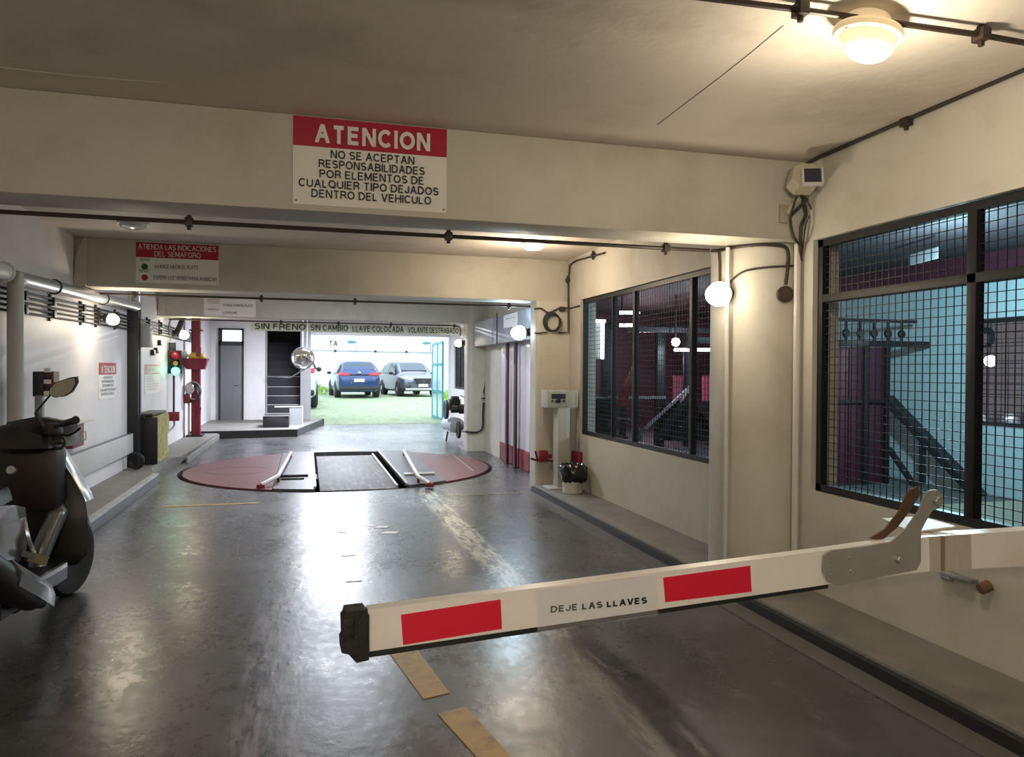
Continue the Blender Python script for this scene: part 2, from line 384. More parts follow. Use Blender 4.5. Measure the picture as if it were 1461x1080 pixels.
struct('wall_front', MB().box((-2.6, -4.2, 0), (3.4, -4, CE)), CREAM)
# far right: the bay widens behind the third column
struct('wall_right.008', MB().box((3.9, 14.2, 0), (4.1, 18.2, CE)), WHITE)
struct('wall_right.009', MB().box((3.9, 18.2, 0), (4.1, 20.1, 1.0)).box((3.9, 18.2, 2.25), (4.1, 20.1, CE)), WHITE)
struct('wall_right.010', MB().box((3.9, 20.1, 0), (4.1, BY+.2, CE)), WHITE)
struct('wall_right.011', MB().box((3.3, 14.05, 0), (4.1, 14.2, CE)), WHITE)
# back wall with grey door, stair opening and the exit to the yard
ZT = 2.50
bw = [(-2.6, -2.22, 0, CE), (-2.22, -1.60, 2.56, CE), (-1.60, -1.06, 0, CE), (-1.06, -.17, 2.53, CE), (.10, 3.88, 2.44, CE), (3.88, 4.1, 0, CE)]
for i, (a, b_, z0, z1) in enumerate(bw): struct('wall_back' + ('.%03d' % i if i else ''), MB().box((a, BY, z0), (b_, BY+.22, z1)), WHITE)
struct('trim_6', MB().box((-.17, BY-.10, 0), (.10, BY+.22, CE), .01), GREY)
# kerbs
Z0 = Matrix()
kx = -1.90; aa = math.degrees(math.acos((TT[0]-kx)/2.62))
left = [(LW, -4), (kx, -4), (kx, TT[1]-2.62*math.sin(math.radians(aa)))] + arcpts(TT, 2.62, 180+aa, 180-aa)[1:] + [(-1.83, 17.0), (LW, 17.0)]
left = [(x, y) for x, y in left]
struct('trim_7', MB().prism(left, Z0, .12), KERB)
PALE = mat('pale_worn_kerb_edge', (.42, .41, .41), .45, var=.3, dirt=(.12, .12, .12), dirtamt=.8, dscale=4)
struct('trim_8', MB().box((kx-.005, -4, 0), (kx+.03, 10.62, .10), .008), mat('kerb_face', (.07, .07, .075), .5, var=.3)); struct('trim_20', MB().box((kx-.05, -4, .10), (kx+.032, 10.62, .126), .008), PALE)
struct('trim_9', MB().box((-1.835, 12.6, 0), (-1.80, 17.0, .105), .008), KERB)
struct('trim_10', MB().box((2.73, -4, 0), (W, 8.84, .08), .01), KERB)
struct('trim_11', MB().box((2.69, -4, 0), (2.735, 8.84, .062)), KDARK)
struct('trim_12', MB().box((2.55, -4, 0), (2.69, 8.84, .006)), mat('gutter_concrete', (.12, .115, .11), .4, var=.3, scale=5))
# raised landing in front of the stair
pl = [(LW, 17.0), (P(333, 620, Z=0).x, 17.0), (P(425, 619, Z=0).x, 17.2), (P(462, 606, Z=0).x, P(462, 606, Z=0).y), (.45, BY), (LW, BY)]
struct('trim_13', MB().prism(pl, Z0, .16), KDARK)
struct('trim_14', MB().prism([(x+(.0 if i in (0, 5) else -.02), y+(0.02 if i < 3 else 0)) for i, (x, y) in enumerate(pl)], Matrix.Translation((0, 0, .16)), .006), KERB)

# columns: flat faces with a generous round on the aisle side
def column(x0, y0, y1, z1, r, m=CREAM, right=None, name='trim'):
    x1 = W+.02 if right is None else right
    pts = [(x1, y1), (x0, y1), (x0, y0+r)] + arcpts((x0+r, y0+r), r, 180, 270)[1:]
    if right is None: pts += [(x1, y0)]
    else: pts = pts + arcpts((x1-r, y0+r), r, 270, 360)
    struct(name, MB().prism(pts[::-1], Z0, z1), m)
struct('trim_15', MB().prism([(3.19, 4.72), (3.19, 5.09)] + arcpts((3.19, 4.72), .37, 90, 270, 26) , Z0, BM), CREAM)
column(2.76, 8.86, 9.12, BM, .05, name='trim_16')
column(2.87, 13.47, 13.80, CE, .10, right=3.36, name='trim_17')
struct('trim_18', MB().box((2.87, 13.9, BM-.25), (3.9, 14.2, BM)), WHITE)

# right side room seen through the grilles
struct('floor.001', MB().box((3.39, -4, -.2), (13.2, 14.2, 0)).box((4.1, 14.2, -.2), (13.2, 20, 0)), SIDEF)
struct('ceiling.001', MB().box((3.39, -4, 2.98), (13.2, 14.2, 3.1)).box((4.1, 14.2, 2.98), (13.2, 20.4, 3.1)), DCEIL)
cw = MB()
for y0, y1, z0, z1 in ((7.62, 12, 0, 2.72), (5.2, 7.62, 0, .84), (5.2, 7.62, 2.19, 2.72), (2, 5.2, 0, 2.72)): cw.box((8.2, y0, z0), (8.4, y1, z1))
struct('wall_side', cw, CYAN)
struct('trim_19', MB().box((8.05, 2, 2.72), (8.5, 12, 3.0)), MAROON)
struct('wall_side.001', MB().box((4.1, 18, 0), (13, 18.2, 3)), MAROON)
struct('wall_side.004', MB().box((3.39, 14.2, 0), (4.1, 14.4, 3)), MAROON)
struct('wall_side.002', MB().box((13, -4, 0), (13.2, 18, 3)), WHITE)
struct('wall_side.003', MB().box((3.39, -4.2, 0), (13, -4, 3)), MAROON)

# yard
YARD = mat('yard_grass_pavers', (.25, .32, .19), .9, var=.4, scale=3, bump=.6, bscale=25, dirt=(.48, .50, .45), dirtamt=1, dscale=7)
yd = MB(); YZ = lambda y: max(0, (y-21))*.036 if y < 31 else .36
yd.prism([(20.9, -.3), (20.9, 0.0), (21.3, 0.0), (31, .36), (37, .36), (37, -.3)], frame((-9, 0, 0), (0, 1, 0), (0, 0, 1)), 22)
struct('floor.002', yd, YARD)
YW = mat('white_yard_wall', (.80, .84, .84), .8, var=.04, scale=.8, dirt=(.55, .66, .66), dirtamt=.3, dscale=.8)
struct('wall_yard', MB().box((-9, 36.6, 0), (3.10, 36.9, 5)).box((3.14, 36.6, 0), (13, 36.9, 5)), YW)
struct('wall_yard.001', MB().box((-9.2, 20.9, 0), (-9, 36.9, 5)), YW)
struct('wall_yard.002', MB().box((13, 20.9, 0), (13.2, 36.9, 5)), YW)

# painted marks: part of the floor
def mark(pts, m=YEL, h=.003, name='painted_dash'):
    mb = MB(); mb.prism([(p.x, p.y) for p in pts], Matrix.Translation((0, 0, .0005)), h); return obj(name, mb, m, floor)
G = lambda x, y: P(x, y, Z=0)
mark([G(550, 925), G(590, 920), G(641, 989), G(604, 998)]); mark([G(624, 1019), G(664, 1009), G(738, 1090), G(690, 1092)])
mark([V((.55, 2.5, 0)), V((.67, 2.5, 0)), V((.70, 1.8, 0)), V((.58, 1.8, 0))])
for a, b_ in ((4.55, 5.15), (5.35, 5.9), (6.1, 6.7), (7.0, 7.9)): mark([V((.27, a, 0)), V((.38, a, 0)), V((.38, b_, 0)), V((.27, b_, 0))], FYEL)
mark([V((-1.5, 8.72, 0)), V((-.52, 8.72, 0)), V((-.52, 8.79, 0)), V((-1.5, 8.79, 0))], YEL)
mark([V((1.62, 8.72, 0)), V((2.68, 8.72, 0)), V((2.68, 8.79, 0)), V((1.62, 8.79, 0))], FYEL)

for px_, py_, s_ in ((545, 752, .05), (556, 760, .06), (527, 750, .04), (640, 787, .02), (645, 796, .02)):
    c_ = G(px_, py_); mark([c_+V((-s_*1.6, -s_*.5, 0)), c_+V((s_*.8, -s_, 0)), c_+V((s_*1.5, s_*.6, 0)), c_+V((-s_*.5, s_, 0))], SWHITE, .002, 'paint_flake')
for pts in (((938, 178), (985, 142), (1030, 108), (1075, 72), (1118, 36)), ((0, 96), (110, 108), (230, 118))):
    obj('joint_line', MB().tube([P(x, y, Z=CE-.001) for x, y in pts], .002, 4), BROWNBLK if pts[0][0] else PVC, ceiling)
# ------------------------------------------------------------------ doors and windows of the setting
dm = mat('weathered_grey_door', (.17, .17, .175), .5, .3, var=.3, scale=3, stretch=(1, 1, .3))
d1 = struct('door_1', MB().box((-2.20, BY-.06, .16), (-1.62, BY-.01, 2.13), .006), dm)
obj('door_frame', MB().box((-2.22, BY-.08, .16), (-2.17, BY+.02, 2.2)).box((-1.64, BY-.08, .16), (-1.60, BY+.02, 2.2)).box((-2.22, BY-.08, 2.11), (-1.60, BY+.02, 2.2)), DGREY, d1)
obj('door_handle', MB().tube([(-1.70, BY-.06, 1.1), (-1.70, BY-.12, 1.1), (-1.80, BY-.12, 1.1)], .012), STEEL, d1)
w1 = struct('window_1', MB().box((-2.17, BY+.08, 2.2), (-1.62, BY+.10, 2.55)), mat('fanlight_glass', (.9, .95, 1), .1, var=0, trans=1))
obj('window_frame', MB().box((-2.22, BY-.05, 2.2), (-2.14, BY+.12, 2.56)).box((-1.65, BY-.05, 2.2), (-1.60, BY+.12, 2.56)).box((-2.22, BY-.05, 2.52), (-1.60, BY+.12, 2.56)).box((-2.22, BY-.05, 2.18), (-1.60, BY+.12, 2.22)), DGREY, w1)

def grille(name, y0, y1, z0, z1, posts, transom=None, x=3.24, step=.05, r=.0021, solid=None):
    fm = BLACK
    f = MB(); t = .045
    f.box((x-.02, y0, z0), (x+.03, y1, z0+t)); f.box((x-.02, y0, z1-t), (x+.03, y1, z1)); f.box((x-.02, y0, z0), (x+.03, y0+t, z1)); f.box((x-.02, y1-t, z0), (x+.03, y1, z1))
    o = struct(name, f, fm)
    for p, wd in posts: obj('post', MB().box((x-.025, p-wd/2, z0+t), (x+.03, p+wd/2, z1-t), .003), fm, o)
    if transom: obj('transom', MB().box((x-.025, y0+t, transom-.025), (x+.03, y1-t, transom+.025), .003), fm, o)
    m = MB(); k = y0+t
    while k < y1-t: m.box((x-r, k-r, z0+t), (x+r, k+r, z1-t)); k += step
    k = z0+t+step/2
    while k < z1-t: m.box((x-r+.004, y0+t, k-r), (x+r+.004, y1-t, k+r)); k += step
    obj('wire_mesh', m, MESHW, o, kind='stuff')
    return o
ZB = BM-.012
grille('window_2', .62, 4.16, SILL+.005, ZB, [(2.99, .055), (1.85, .055)], transom=1.98)
grille('window_3', 5.42, 8.45, SILL+.012, ZB, [(7.55, .03), (7.0, .05), (5.82, .05)], step=.05)
w4 = grille('window_4', 5.22, 7.60, .85, 2.18, [(6.4, .03)], x=8.28, step=.09, r=.004)
w5 = grille('window_5', 18.22, 20.08, 1.01, 2.24, [(19.0, .04), (19.5, .03)], x=3.95, step=.05, r=.007)
struct('window_6', MB().box((4.08, 18.2, 1.0), (4.1, 20.1, 2.25)), mat('dim_pane', (.05, .05, .06), .3))
# ================================================================== THINGS
def PP(px, py, M):
    """the point (in frame M's own x, y) where the photograph's ray meets the plane of M"""
    o = M.translation; n = M.to_3x3().col[2]; r = RM @ _v(px, py); t = (o-CAM).dot(n)/r.dot(n)
    q = M.inverted() @ (CAM+t*r); return (q.x, q.y)
# ------------------------------------------------------------------ barrier arm
A = P(525, 868, Z=.966); B = P(1170, 783, Z=1.017)
BF = frame(A, B-A, (0, 0, 1))
bar = thing('barrier_gate', 'white boom barrier arm with two red reflective patches and black tip reaching across the lane', 'barrier', (B.x, B.y, 0))
q = lambda *p: [PP(x, y, BF) for x, y in p]
a0, a1 = q((525, 868))[0], q((1300, 766))[0]
main = q((525, 870), (525, 931), (1180, 834), (1300, 818), (1300, 768), (1180, 785))
obj('boom', MB().prism([(x, y) for x, y in main], BF, -.035), BARW, bar)
obj('rubber_edge', MB().prism(q((524, 930), (524, 938), (1181, 839), (1181, 834)), Matrix(BF) @ Matrix.Translation((0, 0, .002)), -.03), RUBBER, bar, label='black rubber strip under the boom')
ec = MB()
tip = q((493, 872), (520, 869), (526, 876), (526, 940), (508, 944), (497, 932), (487, 930), (486, 915), (492, 905), (488, 890))
ec.prism(tip, BF @ Matrix.Translation((0, 0, .008)), -.055)
c = q((492, 893))[0]; ec.box((c[0]-.006, c[1]-.03, -.05), (c[0]+.02, c[1]+.02, .012), .006, M=BF)
obj('end_cap', ec, RUBBER, bar, label='torn black rubber cap on the boom tip')
for pts in (((572, 877), (714, 855), (716, 897), (575, 920)), ((946, 824), (1070, 807), (1072, 844), (949, 859))):
    obj('reflective_patch', MB().prism(q(*pts), BF @ Matrix.Translation((0, 0, .0004)), .001), REFL, bar)
pp = MB().prism(q((765, 843), (768, 899), (935, 875), (932, 819)), BF @ Matrix.Translation((0, 0, .0006)), .0012)
note = obj('paper_note', pp, PAPER, bar, label='taped paper note with black capitals')
fm_ = BF.copy(); o2 = BF @ V((*q((785, 874))[0], .0018)); e2 = BF @ V((*q((922, 860))[0], .0018)); h2 = BF @ V((*q((784, 862))[0], .0018))
uu = (e2-o2); wd = uu.length; uu.normalize(); vv = (BF.to_3x3().col[2]).cross(uu).normalized()
obj('lettering', text_mb('DEJE LAS LLAVES', o2, uu, vv, wd, .0165, .035, space=1.05, lift=.0006), INK, note)
film = mat('clear_packing_film', (.8, .8, .78), .08, var=.02, alpha=.10, bump=.8, bscale=30)
obj('film_wrap', MB().prism(q((763, 841), (766, 901), (938, 877), (936, 818)), BF @ Matrix.Translation((0, 0, .0032)), .0006), film, bar, label='clear film wrapped over the note')
# joint: folded grey plate with crank lever and bolts
jp = q((1172, 792), (1182, 784), (1228, 779), (1268, 772), (1290, 752), (1308, 727), (1316, 705), (1322, 699), (1333, 698), (1341, 705), (1342, 716), (1336, 724), (1326, 728), (1316, 745), (1310, 757), (1310, 800), (1304, 812), (1190, 834), (1178, 829), (1171, 815))
pl_ = obj('joint_plate', MB().prism(jp, BF @ Matrix.Translation((0, 0, .004)), .006), ALU, bar, label='dull aluminium joint plate with an upward lever')
for x, y, r in ((1181, 799, .0045), (1208, 794, .0045), (1182, 818, .0045), (1210, 813, .0045), (1276, 796, .012), (1331, 713, .014)):
    c = q((x, y))[0]; a_ = BF @ V((c[0], c[1], .009)); n_ = BF.to_3x3().col[2]
    obj('bolt', MB().cyl(a_, a_+n_*(.006 if r < .01 else .016), r, 12 if r < .01 else 6), STEEL, pl_)
bk = q((1252, 772), (1275, 758), (1296, 732), (1304, 712), (1311, 701), (1322, 697), (1326, 706), (1312, 730), (1292, 756), (1270, 774))
obj('rear_lever', MB().prism(bk, BF @ Matrix.Translation((0, 0, -.03)), -.006), mat('rusty_brown_steel', (.12, .07, .04), .6, .3, var=.4, scale=20), bar)
seg = q((1300, 768), (1345, 764), (1461, 757), (1660, 745), (1660, 800), (1461, 808), (1345, 813), (1300, 818))
obj('boom_root', MB().prism(seg, BF @ Matrix.Translation((0, 0, .001)), -.05), BARW, bar)
obj('tape_band', MB().prism(q((1325, 766), (1384, 762), (1385, 811), (1326, 815)), BF @ Matrix.Translation((0, 0, .003)), -.056), TAPE, bar, label='translucent tape wound round the boom')
obj('tape_band', MB().prism(q((1341, 764), (1346, 764), (1346, 814), (1341, 814)), BF @ Matrix.Translation((0, 0, .006)), -.06), mat('brown_tape_fold', (.25, .19, .12), .3), bar)
obj('cover_plate', MB().prism([(0, 0), (.17, 0), (.15, .11), (.02, .13)], frame(BF @ V((*q((1318, 765))[0], -.045)), BF.to_3x3().col[0], -BF.to_3x3().col[2]+V((0, 0, .1))), .004), BARW, bar)
ex = BF @ V((*q((1660, 775))[0], -.02)); 
obj('housing', MB().box((ex.x-.02, ex.y-.16, 0), (ex.x+.26, ex.y+.22, 1.12), .02), GREY, bar)

# ------------------------------------------------------------------ signs
def sign_at(name, label, corners, Y=None, X=None, rows=(), red=None, red_h=.3, thick=.006, body=SWHITE, cat='sign', screws=True, group=None):
    """corners TL, TR, BR, BL in the photograph, on the wall plane Y or X"""
    tl, tr, br, bl = [P(*c, Y=Y, X=X) for c in corners]
    if X is None: u = V((1, 0, 0)); x0 = (tl.x+bl.x)/2; w_ = (tr.x+br.x)/2-x0; o = V((x0, Y, min(bl.z, br.z)))
    else: u = V((0, 1, 0)); y0 = (tl.y+bl.y)/2; w_ = (tr.y+br.y)/2-y0; o = V((X, y0, (bl.z+br.z)/2))
    z1 = (tl.z+tr.z)/2; o.z = (bl.z+br.z)/2; h = z1-o.z; v = V((0, 0, 1)); n = u.cross(v)
    s = thing(name, label, cat, o, group=group)
    obj('board', panel(MB(), o, u, v, 0, 0, w_, h, thick), body, s)
    zf = thick
    if red: obj('header', panel(MB(), o, u, v, 0, h*(1-red_h), w_, h, .0012, thick), red, s, label='red header band')
    for colr, lines in rows:
        for t, x0, y0, lw, lh, *b_ in lines:     # fractions of the board, origin bottom-left; one object per line of text
            obj('lettering', text_mb(t, o+u*(x0*w_)+v*(y0*h)+n*(thick+.0016), u, v, lw*w_, lh*h, b_[0] if b_ else .0), colr, s)
    if screws:
        for a_, b_ in ((.02, .04), (.98, .04)): c_ = o+u*(a_*w_)+v*(b_*h)+n*thick; obj('screw', MB().cyl(c_, c_+n*.003, .005*max(1, w_), 8), DGREY, s)
    return s, o, u, v, w_, h
s1 = sign_at('warning_sign', 'large red and white board headed ATENCION on the nearest ceiling beam', ((419, 163), (638, 187), (636, 305), (417, 290)), Y=B1,
    red=SRED, red_h=.335, rows=((INKW, [('ATENCION', .135, .715, .75, .21, .03)]), (INK, [
    ('NO SE ACEPTAN', .235, .545, .545, .095, .014), ('RESPONSABILIDADES', .160, .430, .69, .095, .014), ('POR ELEMENTOS DE', .165, .315, .68, .095, .014),
    ('CUALQUIER TIPO DEJADOS', .035, .200, .91, .095, .014), ('DENTRO DEL VEHICULO', .115, .085, .78, .095, .014)])))
GREENI = mat('green_ink', (.02, .12, .05), .5); REDI = mat('red_ink', (.35, .03, .03), .5)
s2 = sign_at('warning_sign', 'board headed ATIENDA LAS INDICACIONES DEL SEMAFORO on the second ceiling beam', ((194, 344), (312, 352), (312, 409), (194, 401)), Y=B2,
    red=SRED, red_h=.37, rows=((INKW, [('ATIENDA LAS INDICACIONES', .03, .83, .94, .13, 0), ('DEL SEMAFORO', .22, .665, .56, .13, 0)]),
    (INK, [('VERDE', .04, .535, .13, .06, 0), ('ROJO', .045, .265, .11, .06, 0), ('AVANCE HACIA EL PLATO', .22, .37, .53, .10, 0), ('ESPERE LUZ VERDE PARA AVANZAR', .21, .09, .765, .10, 0)])))
o, u, v, w_, h = s2[1:]
for yy, mm_ in ((.40, GREENI), (.13, REDI)):
    c = o+u*.105*w_+v*yy*h+V((0, -.0062, 0)); obj('dot', MB().cyl(c, c+V((0, -.0015, 0)), .034, 16), mm_, s2[0])
OCH = mat('ochre_ink', (.42, .26, .07), .5)
s3 = sign_at('notice_sign', 'smaller pale board with faded lettering on the third ceiling beam', ((291, 423), (365, 425), (365, 453), (291, 450)), Y=B3,
    red=SRED, red_h=.07, rows=((OCH, [('AMARILLO', .06, .80, .24, .10, 0), ('TITILANTE', .07, .66, .22, .10, 0), ('AMARILLO', .07, .30, .22, .10, 0)]),
    (INK, [('AVANCE SOBRE EL PLATO', .36, .52, .58, .13, 0), ('LO PISARE', .36, .12, .28, .13, 0)])))
# left wall signs
s4 = sign_at('warning_sign', 'portrait board headed ATENCION on the left wall between the lamp and the black duct', ((140, 517), (165, 518), (165, 567), (140, 571)), X=LW,
    red=SRED, red_h=.33, rows=((INKW, [('ATENCION', .12, .72, .76, .20, .03)]), (INK, [('NO SE ACEPTAN', .25, .56, .5, .07, .01), ('RESPONSABILIDADES', .16, .45, .68, .07, .01), ('POR ELEMENTOS DE', .18, .34, .64, .07, .01), ('CUALQUIER TIPO DEJADOS', .05, .22, .9, .07, .01), ('DENTRO DEL VEHICULO', .12, .11, .76, .07, .01)])))
s5 = sign_at('warning_sign', 'portrait board with two red header lines on the left wall before the traffic light', ((206, 520), (228, 520), (228, 560), (206, 563)), X=LW,
    red=mat('faded_sign_red', (.55, .10, .13), .4), red_h=.34, rows=((INKW, [('ATENCION', .15, .84, .65, .10, .02), ('CLIENTES', .08, .70, .84, .10, .02)]), (mat('grey_ink', (.3, .3, .33), .5), [('NO DEJAR', .07, .57, .4, .05, 0), ('LLAVES EN', .07, .49, .44, .05, 0), ('EL VEHICULO', .09, .41, .5, .05, 0), ('AL RETIRAR EL AUTO', .07, .31, .8, .05, 0), ('CONTROLE SU ESTADO', .08, .22, .78, .05, 0), ('Y ACCESORIOS', .07, .13, .6, .05, 0)])))
# hanging banner of four lettered boards
bn = thing('hanging_banner', 'long narrow hanging board reading SIN FRENO SIN CAMBIO LLAVE COLOCADA VOLANTE DESTRABADO', 'sign', (.95, 14.2, 2.2))
BANM = mat('banner_pale_green', (.58, .62, .52), .5, var=.03)
zb = 2.195; H_ = .165
for x0, x1, t in ((-.985, .005, 'SIN FRENO'), (.013, .765, 'SIN CAMBIO'), (.773, 1.80, 'LLAVE COLOCADA'), (1.808, 2.86, 'VOLANTE DESTRABADO')):
    dz = -.004*(x0+1)
    bb = obj('board', MB().box((x0, 14.19, zb+dz), (x1, 14.20, zb+H_+dz)), BANM, bn)
    mg = .045 if x0 > -.9 else .07
    obj('lettering', text_mb(t, (x0+mg, 14.19, zb+dz+.028), (1, 0, 0), (0, 0, 1), (x1-x0)-mg-.03, .11, .012, lift=.002), INK, bb)
for x in (-.55, .55, 1.35, 2.45): obj('hanger', MB().tube([(x, 14.195, zb+H_-.02), (x, 14.195, 2.42)], .004, 6), BLACK, bn)

# ------------------------------------------------------------------ turntable with runway channels
tt = thing('car_turntable', 'round vehicle turntable in the floor with red segments and two grey wheel channels', 'turntable', (*TT, 0))
cx_, cy_ = TT
obj('pit_floor', MB().cyl((cx_, cy_, -.49), (cx_, cy_, -.40), TR+.02, 64), mat('dark_pit', (.012, .012, .012), .9), tt)  # near-black pit bottom under the deck
obj('drum', MB().cyl((cx_, cy_, -.40), (cx_, cy_, -.12), .5, 24), DGREY, tt)
def seg_pts(xa, xb, r, z=0, n=30):
    """part of the disc of radius r between the lines x = xa and x = xb (local)"""
    top, bot = [], []
    for k in range(n+1):
        x = xa+(xb-xa)*k/n; y = math.sqrt(max(0, r*r-x*x)); top.append((x, y)); bot.append((x, -y))
    pts = bot+top[::-1]; o_ = []
    for p_ in pts:
        if not o_ or (V(p_)-V(o_[-1])).length > 1e-4: o_.append(p_)
    return o_
TM = Matrix.Translation((cx_, cy_, 0))
def ttp(name, xa, xb, r, z0, z1, m, label=None): return obj(name, MB().prism(seg_pts(xa, xb, r), TM @ Matrix.Translation((0, 0, z0)), z1-z0), m, tt, label=label)
TGREY = mat('worn_turntable_steel', (.125, .12, .13), .42, .15, var=.3, scale=3, dirt=(.07, .065, .07), dirtamt=.8, dscale=2.5, bump=.15, stretch=(1, .3, 1))
R_ = TR-.035
ttp('deck_segment', -R_, -.93, R_, -.05, .016, TTRED, 'red painted steel segment')
ttp('deck_segment', 1.28, R_, R_, -.05, .016, TTRED, 'red painted steel segment')
ttp('wheel_channel', -.92, -.42, R_, -.05, .03, TGREY, 'grey steel wheel channel')
ttp('wheel_channel', .74, 1.27, R_, -.05, .03, TGREY, 'grey steel wheel channel')
obj('centre_deck', MB().box((cx_-.36, cy_-2.16, -.05), (cx_+.58, cy_+1.62, .0), .003), mat('scratched_centre_plate', (.15, .145, .15), .62, .0, var=.35, scale=5, stretch=(6, .8, 1), dirt=(.45, .45, .44), dirtamt=.7, dscale=2), tt, label='scratched grey centre deck')
for x in (-.42, .72): obj('channel_lip', MB().box((cx_+x-.015, cy_-2.12, .03), (cx_+x+.015, cy_+2.12, .055)), STEEL, tt)
obj('channel_lip', MB().box((cx_+.58, cy_-2.1, -.05), (cx_+.61, cy_+1.62, .03)), STEEL, tt)
WR = mat('white_rail_paint', (.62, .58, .56), .45, var=.15)
lr = [P(415, 646, Z=.11), P(397, 679, Z=.11), P(372, 692, Z=.05)]
obj('guide_rail', MB().tube(lr, .028, 8), WR, tt, label='white tubular wheel guide')
rr_ = [P(576, 643, Z=.11), P(597, 680, Z=.11), P(613, 690, Z=.05)]
obj('guide_rail', MB().tube(rr_, .028, 8), WR, tt, label='white tubular wheel guide')
for p_ in (lr, rr_):
    for s_ in (p_[0], p_[1]): obj('rail_post', MB().cyl((s_.x, s_.y, .012), (s_.x, s_.y, .10), .018, 8), DRED, tt)
    e_ = p_[2]; obj('rail_foot', MB().box((e_.x-.05, e_.y-.05, .012), (e_.x+.05, e_.y+.05, .06), .01), DRED, tt)
obj('wheel_stop', MB().box((cx_+.80, 10.33, .03), (cx_+1.22, 10.47, .055), .006), STEEL, tt, label='bright steel plate on the right channel')
obj('wheel_stop', MB().box((cx_-.88, 10.55, .03), (cx_-.50, 10.62, .06), .006).box((cx_-.85, 10.30, .03), (cx_-.55, 10.36, .05), .006), DGREY, tt)
obj('deck_stripe', MB().bar((2.46, 12.7, .0175), (2.36, 10.6, .0175), .002, .04), FYEL, tt, label='pale yellow stripe')
obj('access_cover', MB().torus((-.98, 11.5, .015), (0, 0, 1), .42, .004, 40, 6), DRED, tt)

# ------------------------------------------------------------------ lamps
def oval_ceiling_lamp(loc, rz, label):
    t = thing('ceiling_lamp', label, 'lamp', loc, rz)
    z = -.0
    obj('rim', MB().lathe([(.0, .05), (.11, .05), (.12, .0), (.17, 0), (.178, -.012), (.17, -.028), (.135, -.034), (.0, -.034)], (0, 0, 0), n=40, sy=.62), mat('lamp_rim', (.62, .48, .28), .4, emit=.5), t, world=False)
    g = MB(); prof = [(.138, -.033), (.134, -.055), (.118, -.082), (.085, -.10), (.04, -.108), (0, -.11)]
    g.lathe(prof, (0, 0, 0), n=64, sy=.60)
    for i, vv_ in enumerate(g.b.verts):
        pass
    gl = obj('glass_cover', g, LAMPW, t, world=False, label='ribbed glowing glass cover')
    obj('glow', MB().lathe([(.092, -.099), (.07, -.107), (.04, -.113), (0, -.116)], (0, 0, 0), n=40, sy=.60), LAMPI, t, world=False)
    for k in range(-7, 8):
        x = k*.016; e_ = math.sqrt(1-(x/.135)**2); z_ = lambda q: -.034-q*e_
        y = .60*math.sqrt(max(0, .122**2-x*x))
        if y > .02: obj('glass_rib', MB().tube([(x, -y, z_(.012)), (x, -y*.7, z_(.050)), (x, 0, z_(.076)), (x, y*.7, z_(.050)), (x, y, z_(.012))], .0025, 5, smooth=2), LAMPW, t, world=False)
    for s_ in (-1, 1): obj('screw', MB().cyl((s_*.155, 0, -.03), (s_*.155, 0, -.036), .007, 8), STEEL, t, world=False)
    return t
L1 = P(1239, 44, Z=2.845)
oval_ceiling_lamp((L1.x, L1.y, CE-.055), math.radians(20), 'glowing oval lamp on the ceiling in front of the first beam')
L2 = P(761, 350, Z=2.87)
t = thing('ceiling_lamp', 'half-hidden round glowing lamp on the ceiling behind the first beam', 'lamp', (L2.x, L2.y, CE))
obj('rim', MB().cyl((L2.x, L2.y, CE), (L2.x, L2.y, CE-.02), .13), LGREY, t)
obj('glass_cover', MB().lathe([(.12, 0), (.112, .03), (.08, .055), (0, .065)], (L2.x, L2.y, CE-.02), (0, 0, -1)), mat('lamp_glow_white', (1, .92, .78), .3, emit=6), t)
L3 = P(190, 320, Z=2.88)
t = thing('ceiling_lamp', 'unlit flat clear lamp on the ceiling behind the first beam, far left', 'lamp', (L3.x, L3.y, CE))
obj('rim', MB().lathe([(0, 0), (.14, 0), (.14, .02), (0, .02)], (L3.x, L3.y, CE), (0, 0, -1)), LGREY, t)
obj('glass_cover', MB().lathe([(.12, 0), (.11, .03), (.07, .045), (0, .05)], (L3.x, L3.y, CE-.02), (0, 0, -1)), mat('clear_lamp_glass', (.6, .6, .58), .15), t)
def bulkhead(loc, out, label, r=.075, m=LAMPI, guard=False, base=BROWNBLK, stem=.10, down=.35):
    """round glowing bulb unit on a short stem; loc is the wall point, out the outward direction"""
    loc = V(loc); out = V(out).normalized(); ax = (out+V((0, 0, -down))).normalized(); e_ = loc+out*stem
    t = thing('wall_lamp', label, 'lamp', loc)
    obj('base', MB().cyl(loc-out*.0, loc+out*.04, .055, 18), base, t)
    obj('stem', MB().tube([loc+out*.03, loc+out*stem*.7, e_], .02, 8, smooth=3), base, t)
    obj('collar', MB().lathe([(.035, 0), (r*.75, .03), (r*.8, .05), (r*.5, .05)], e_-ax*.02, ax), base, t)
    obj('bulb', MB().lathe([(r*.7, 0), (r*.98, r*.5), (r, r*.9), (r*.8, r*1.5), (r*.4, r*1.85), (0, r*1.95)], e_+ax*.025, ax), m, t, label='glowing glass bulb')
    if guard:
        g = MB()
        for k in range(6):
            a_ = 2*math.pi*k/6; s_ = ax.orthogonal().normalized(); s_ = Matrix.Rotation(a_, 3, ax) @ s_
            g.tube([e_+ax*.02+s_*r*.8, e_+ax*.08+s_*r*1.12, e_+ax*.16+s_*r*.5], .003, 5, smooth=3)
        obj('wire_guard', g, DGREY, t)
    return t
bulkhead(P(137, 452, X=LW), (1, 0, 0), 'glowing warm wall lamp on the left wall under the silver pipe', r=.068)
bulkhead(P(246, 476, X=LW), (1, 0, 0), 'round glowing lamp on the left wall above the traffic light', r=.085, m=mat('lamp_glow_cream', (1, .93, .62), .3, emit=5), down=.2)
pL = V((2.95, 4.80, 2.045))
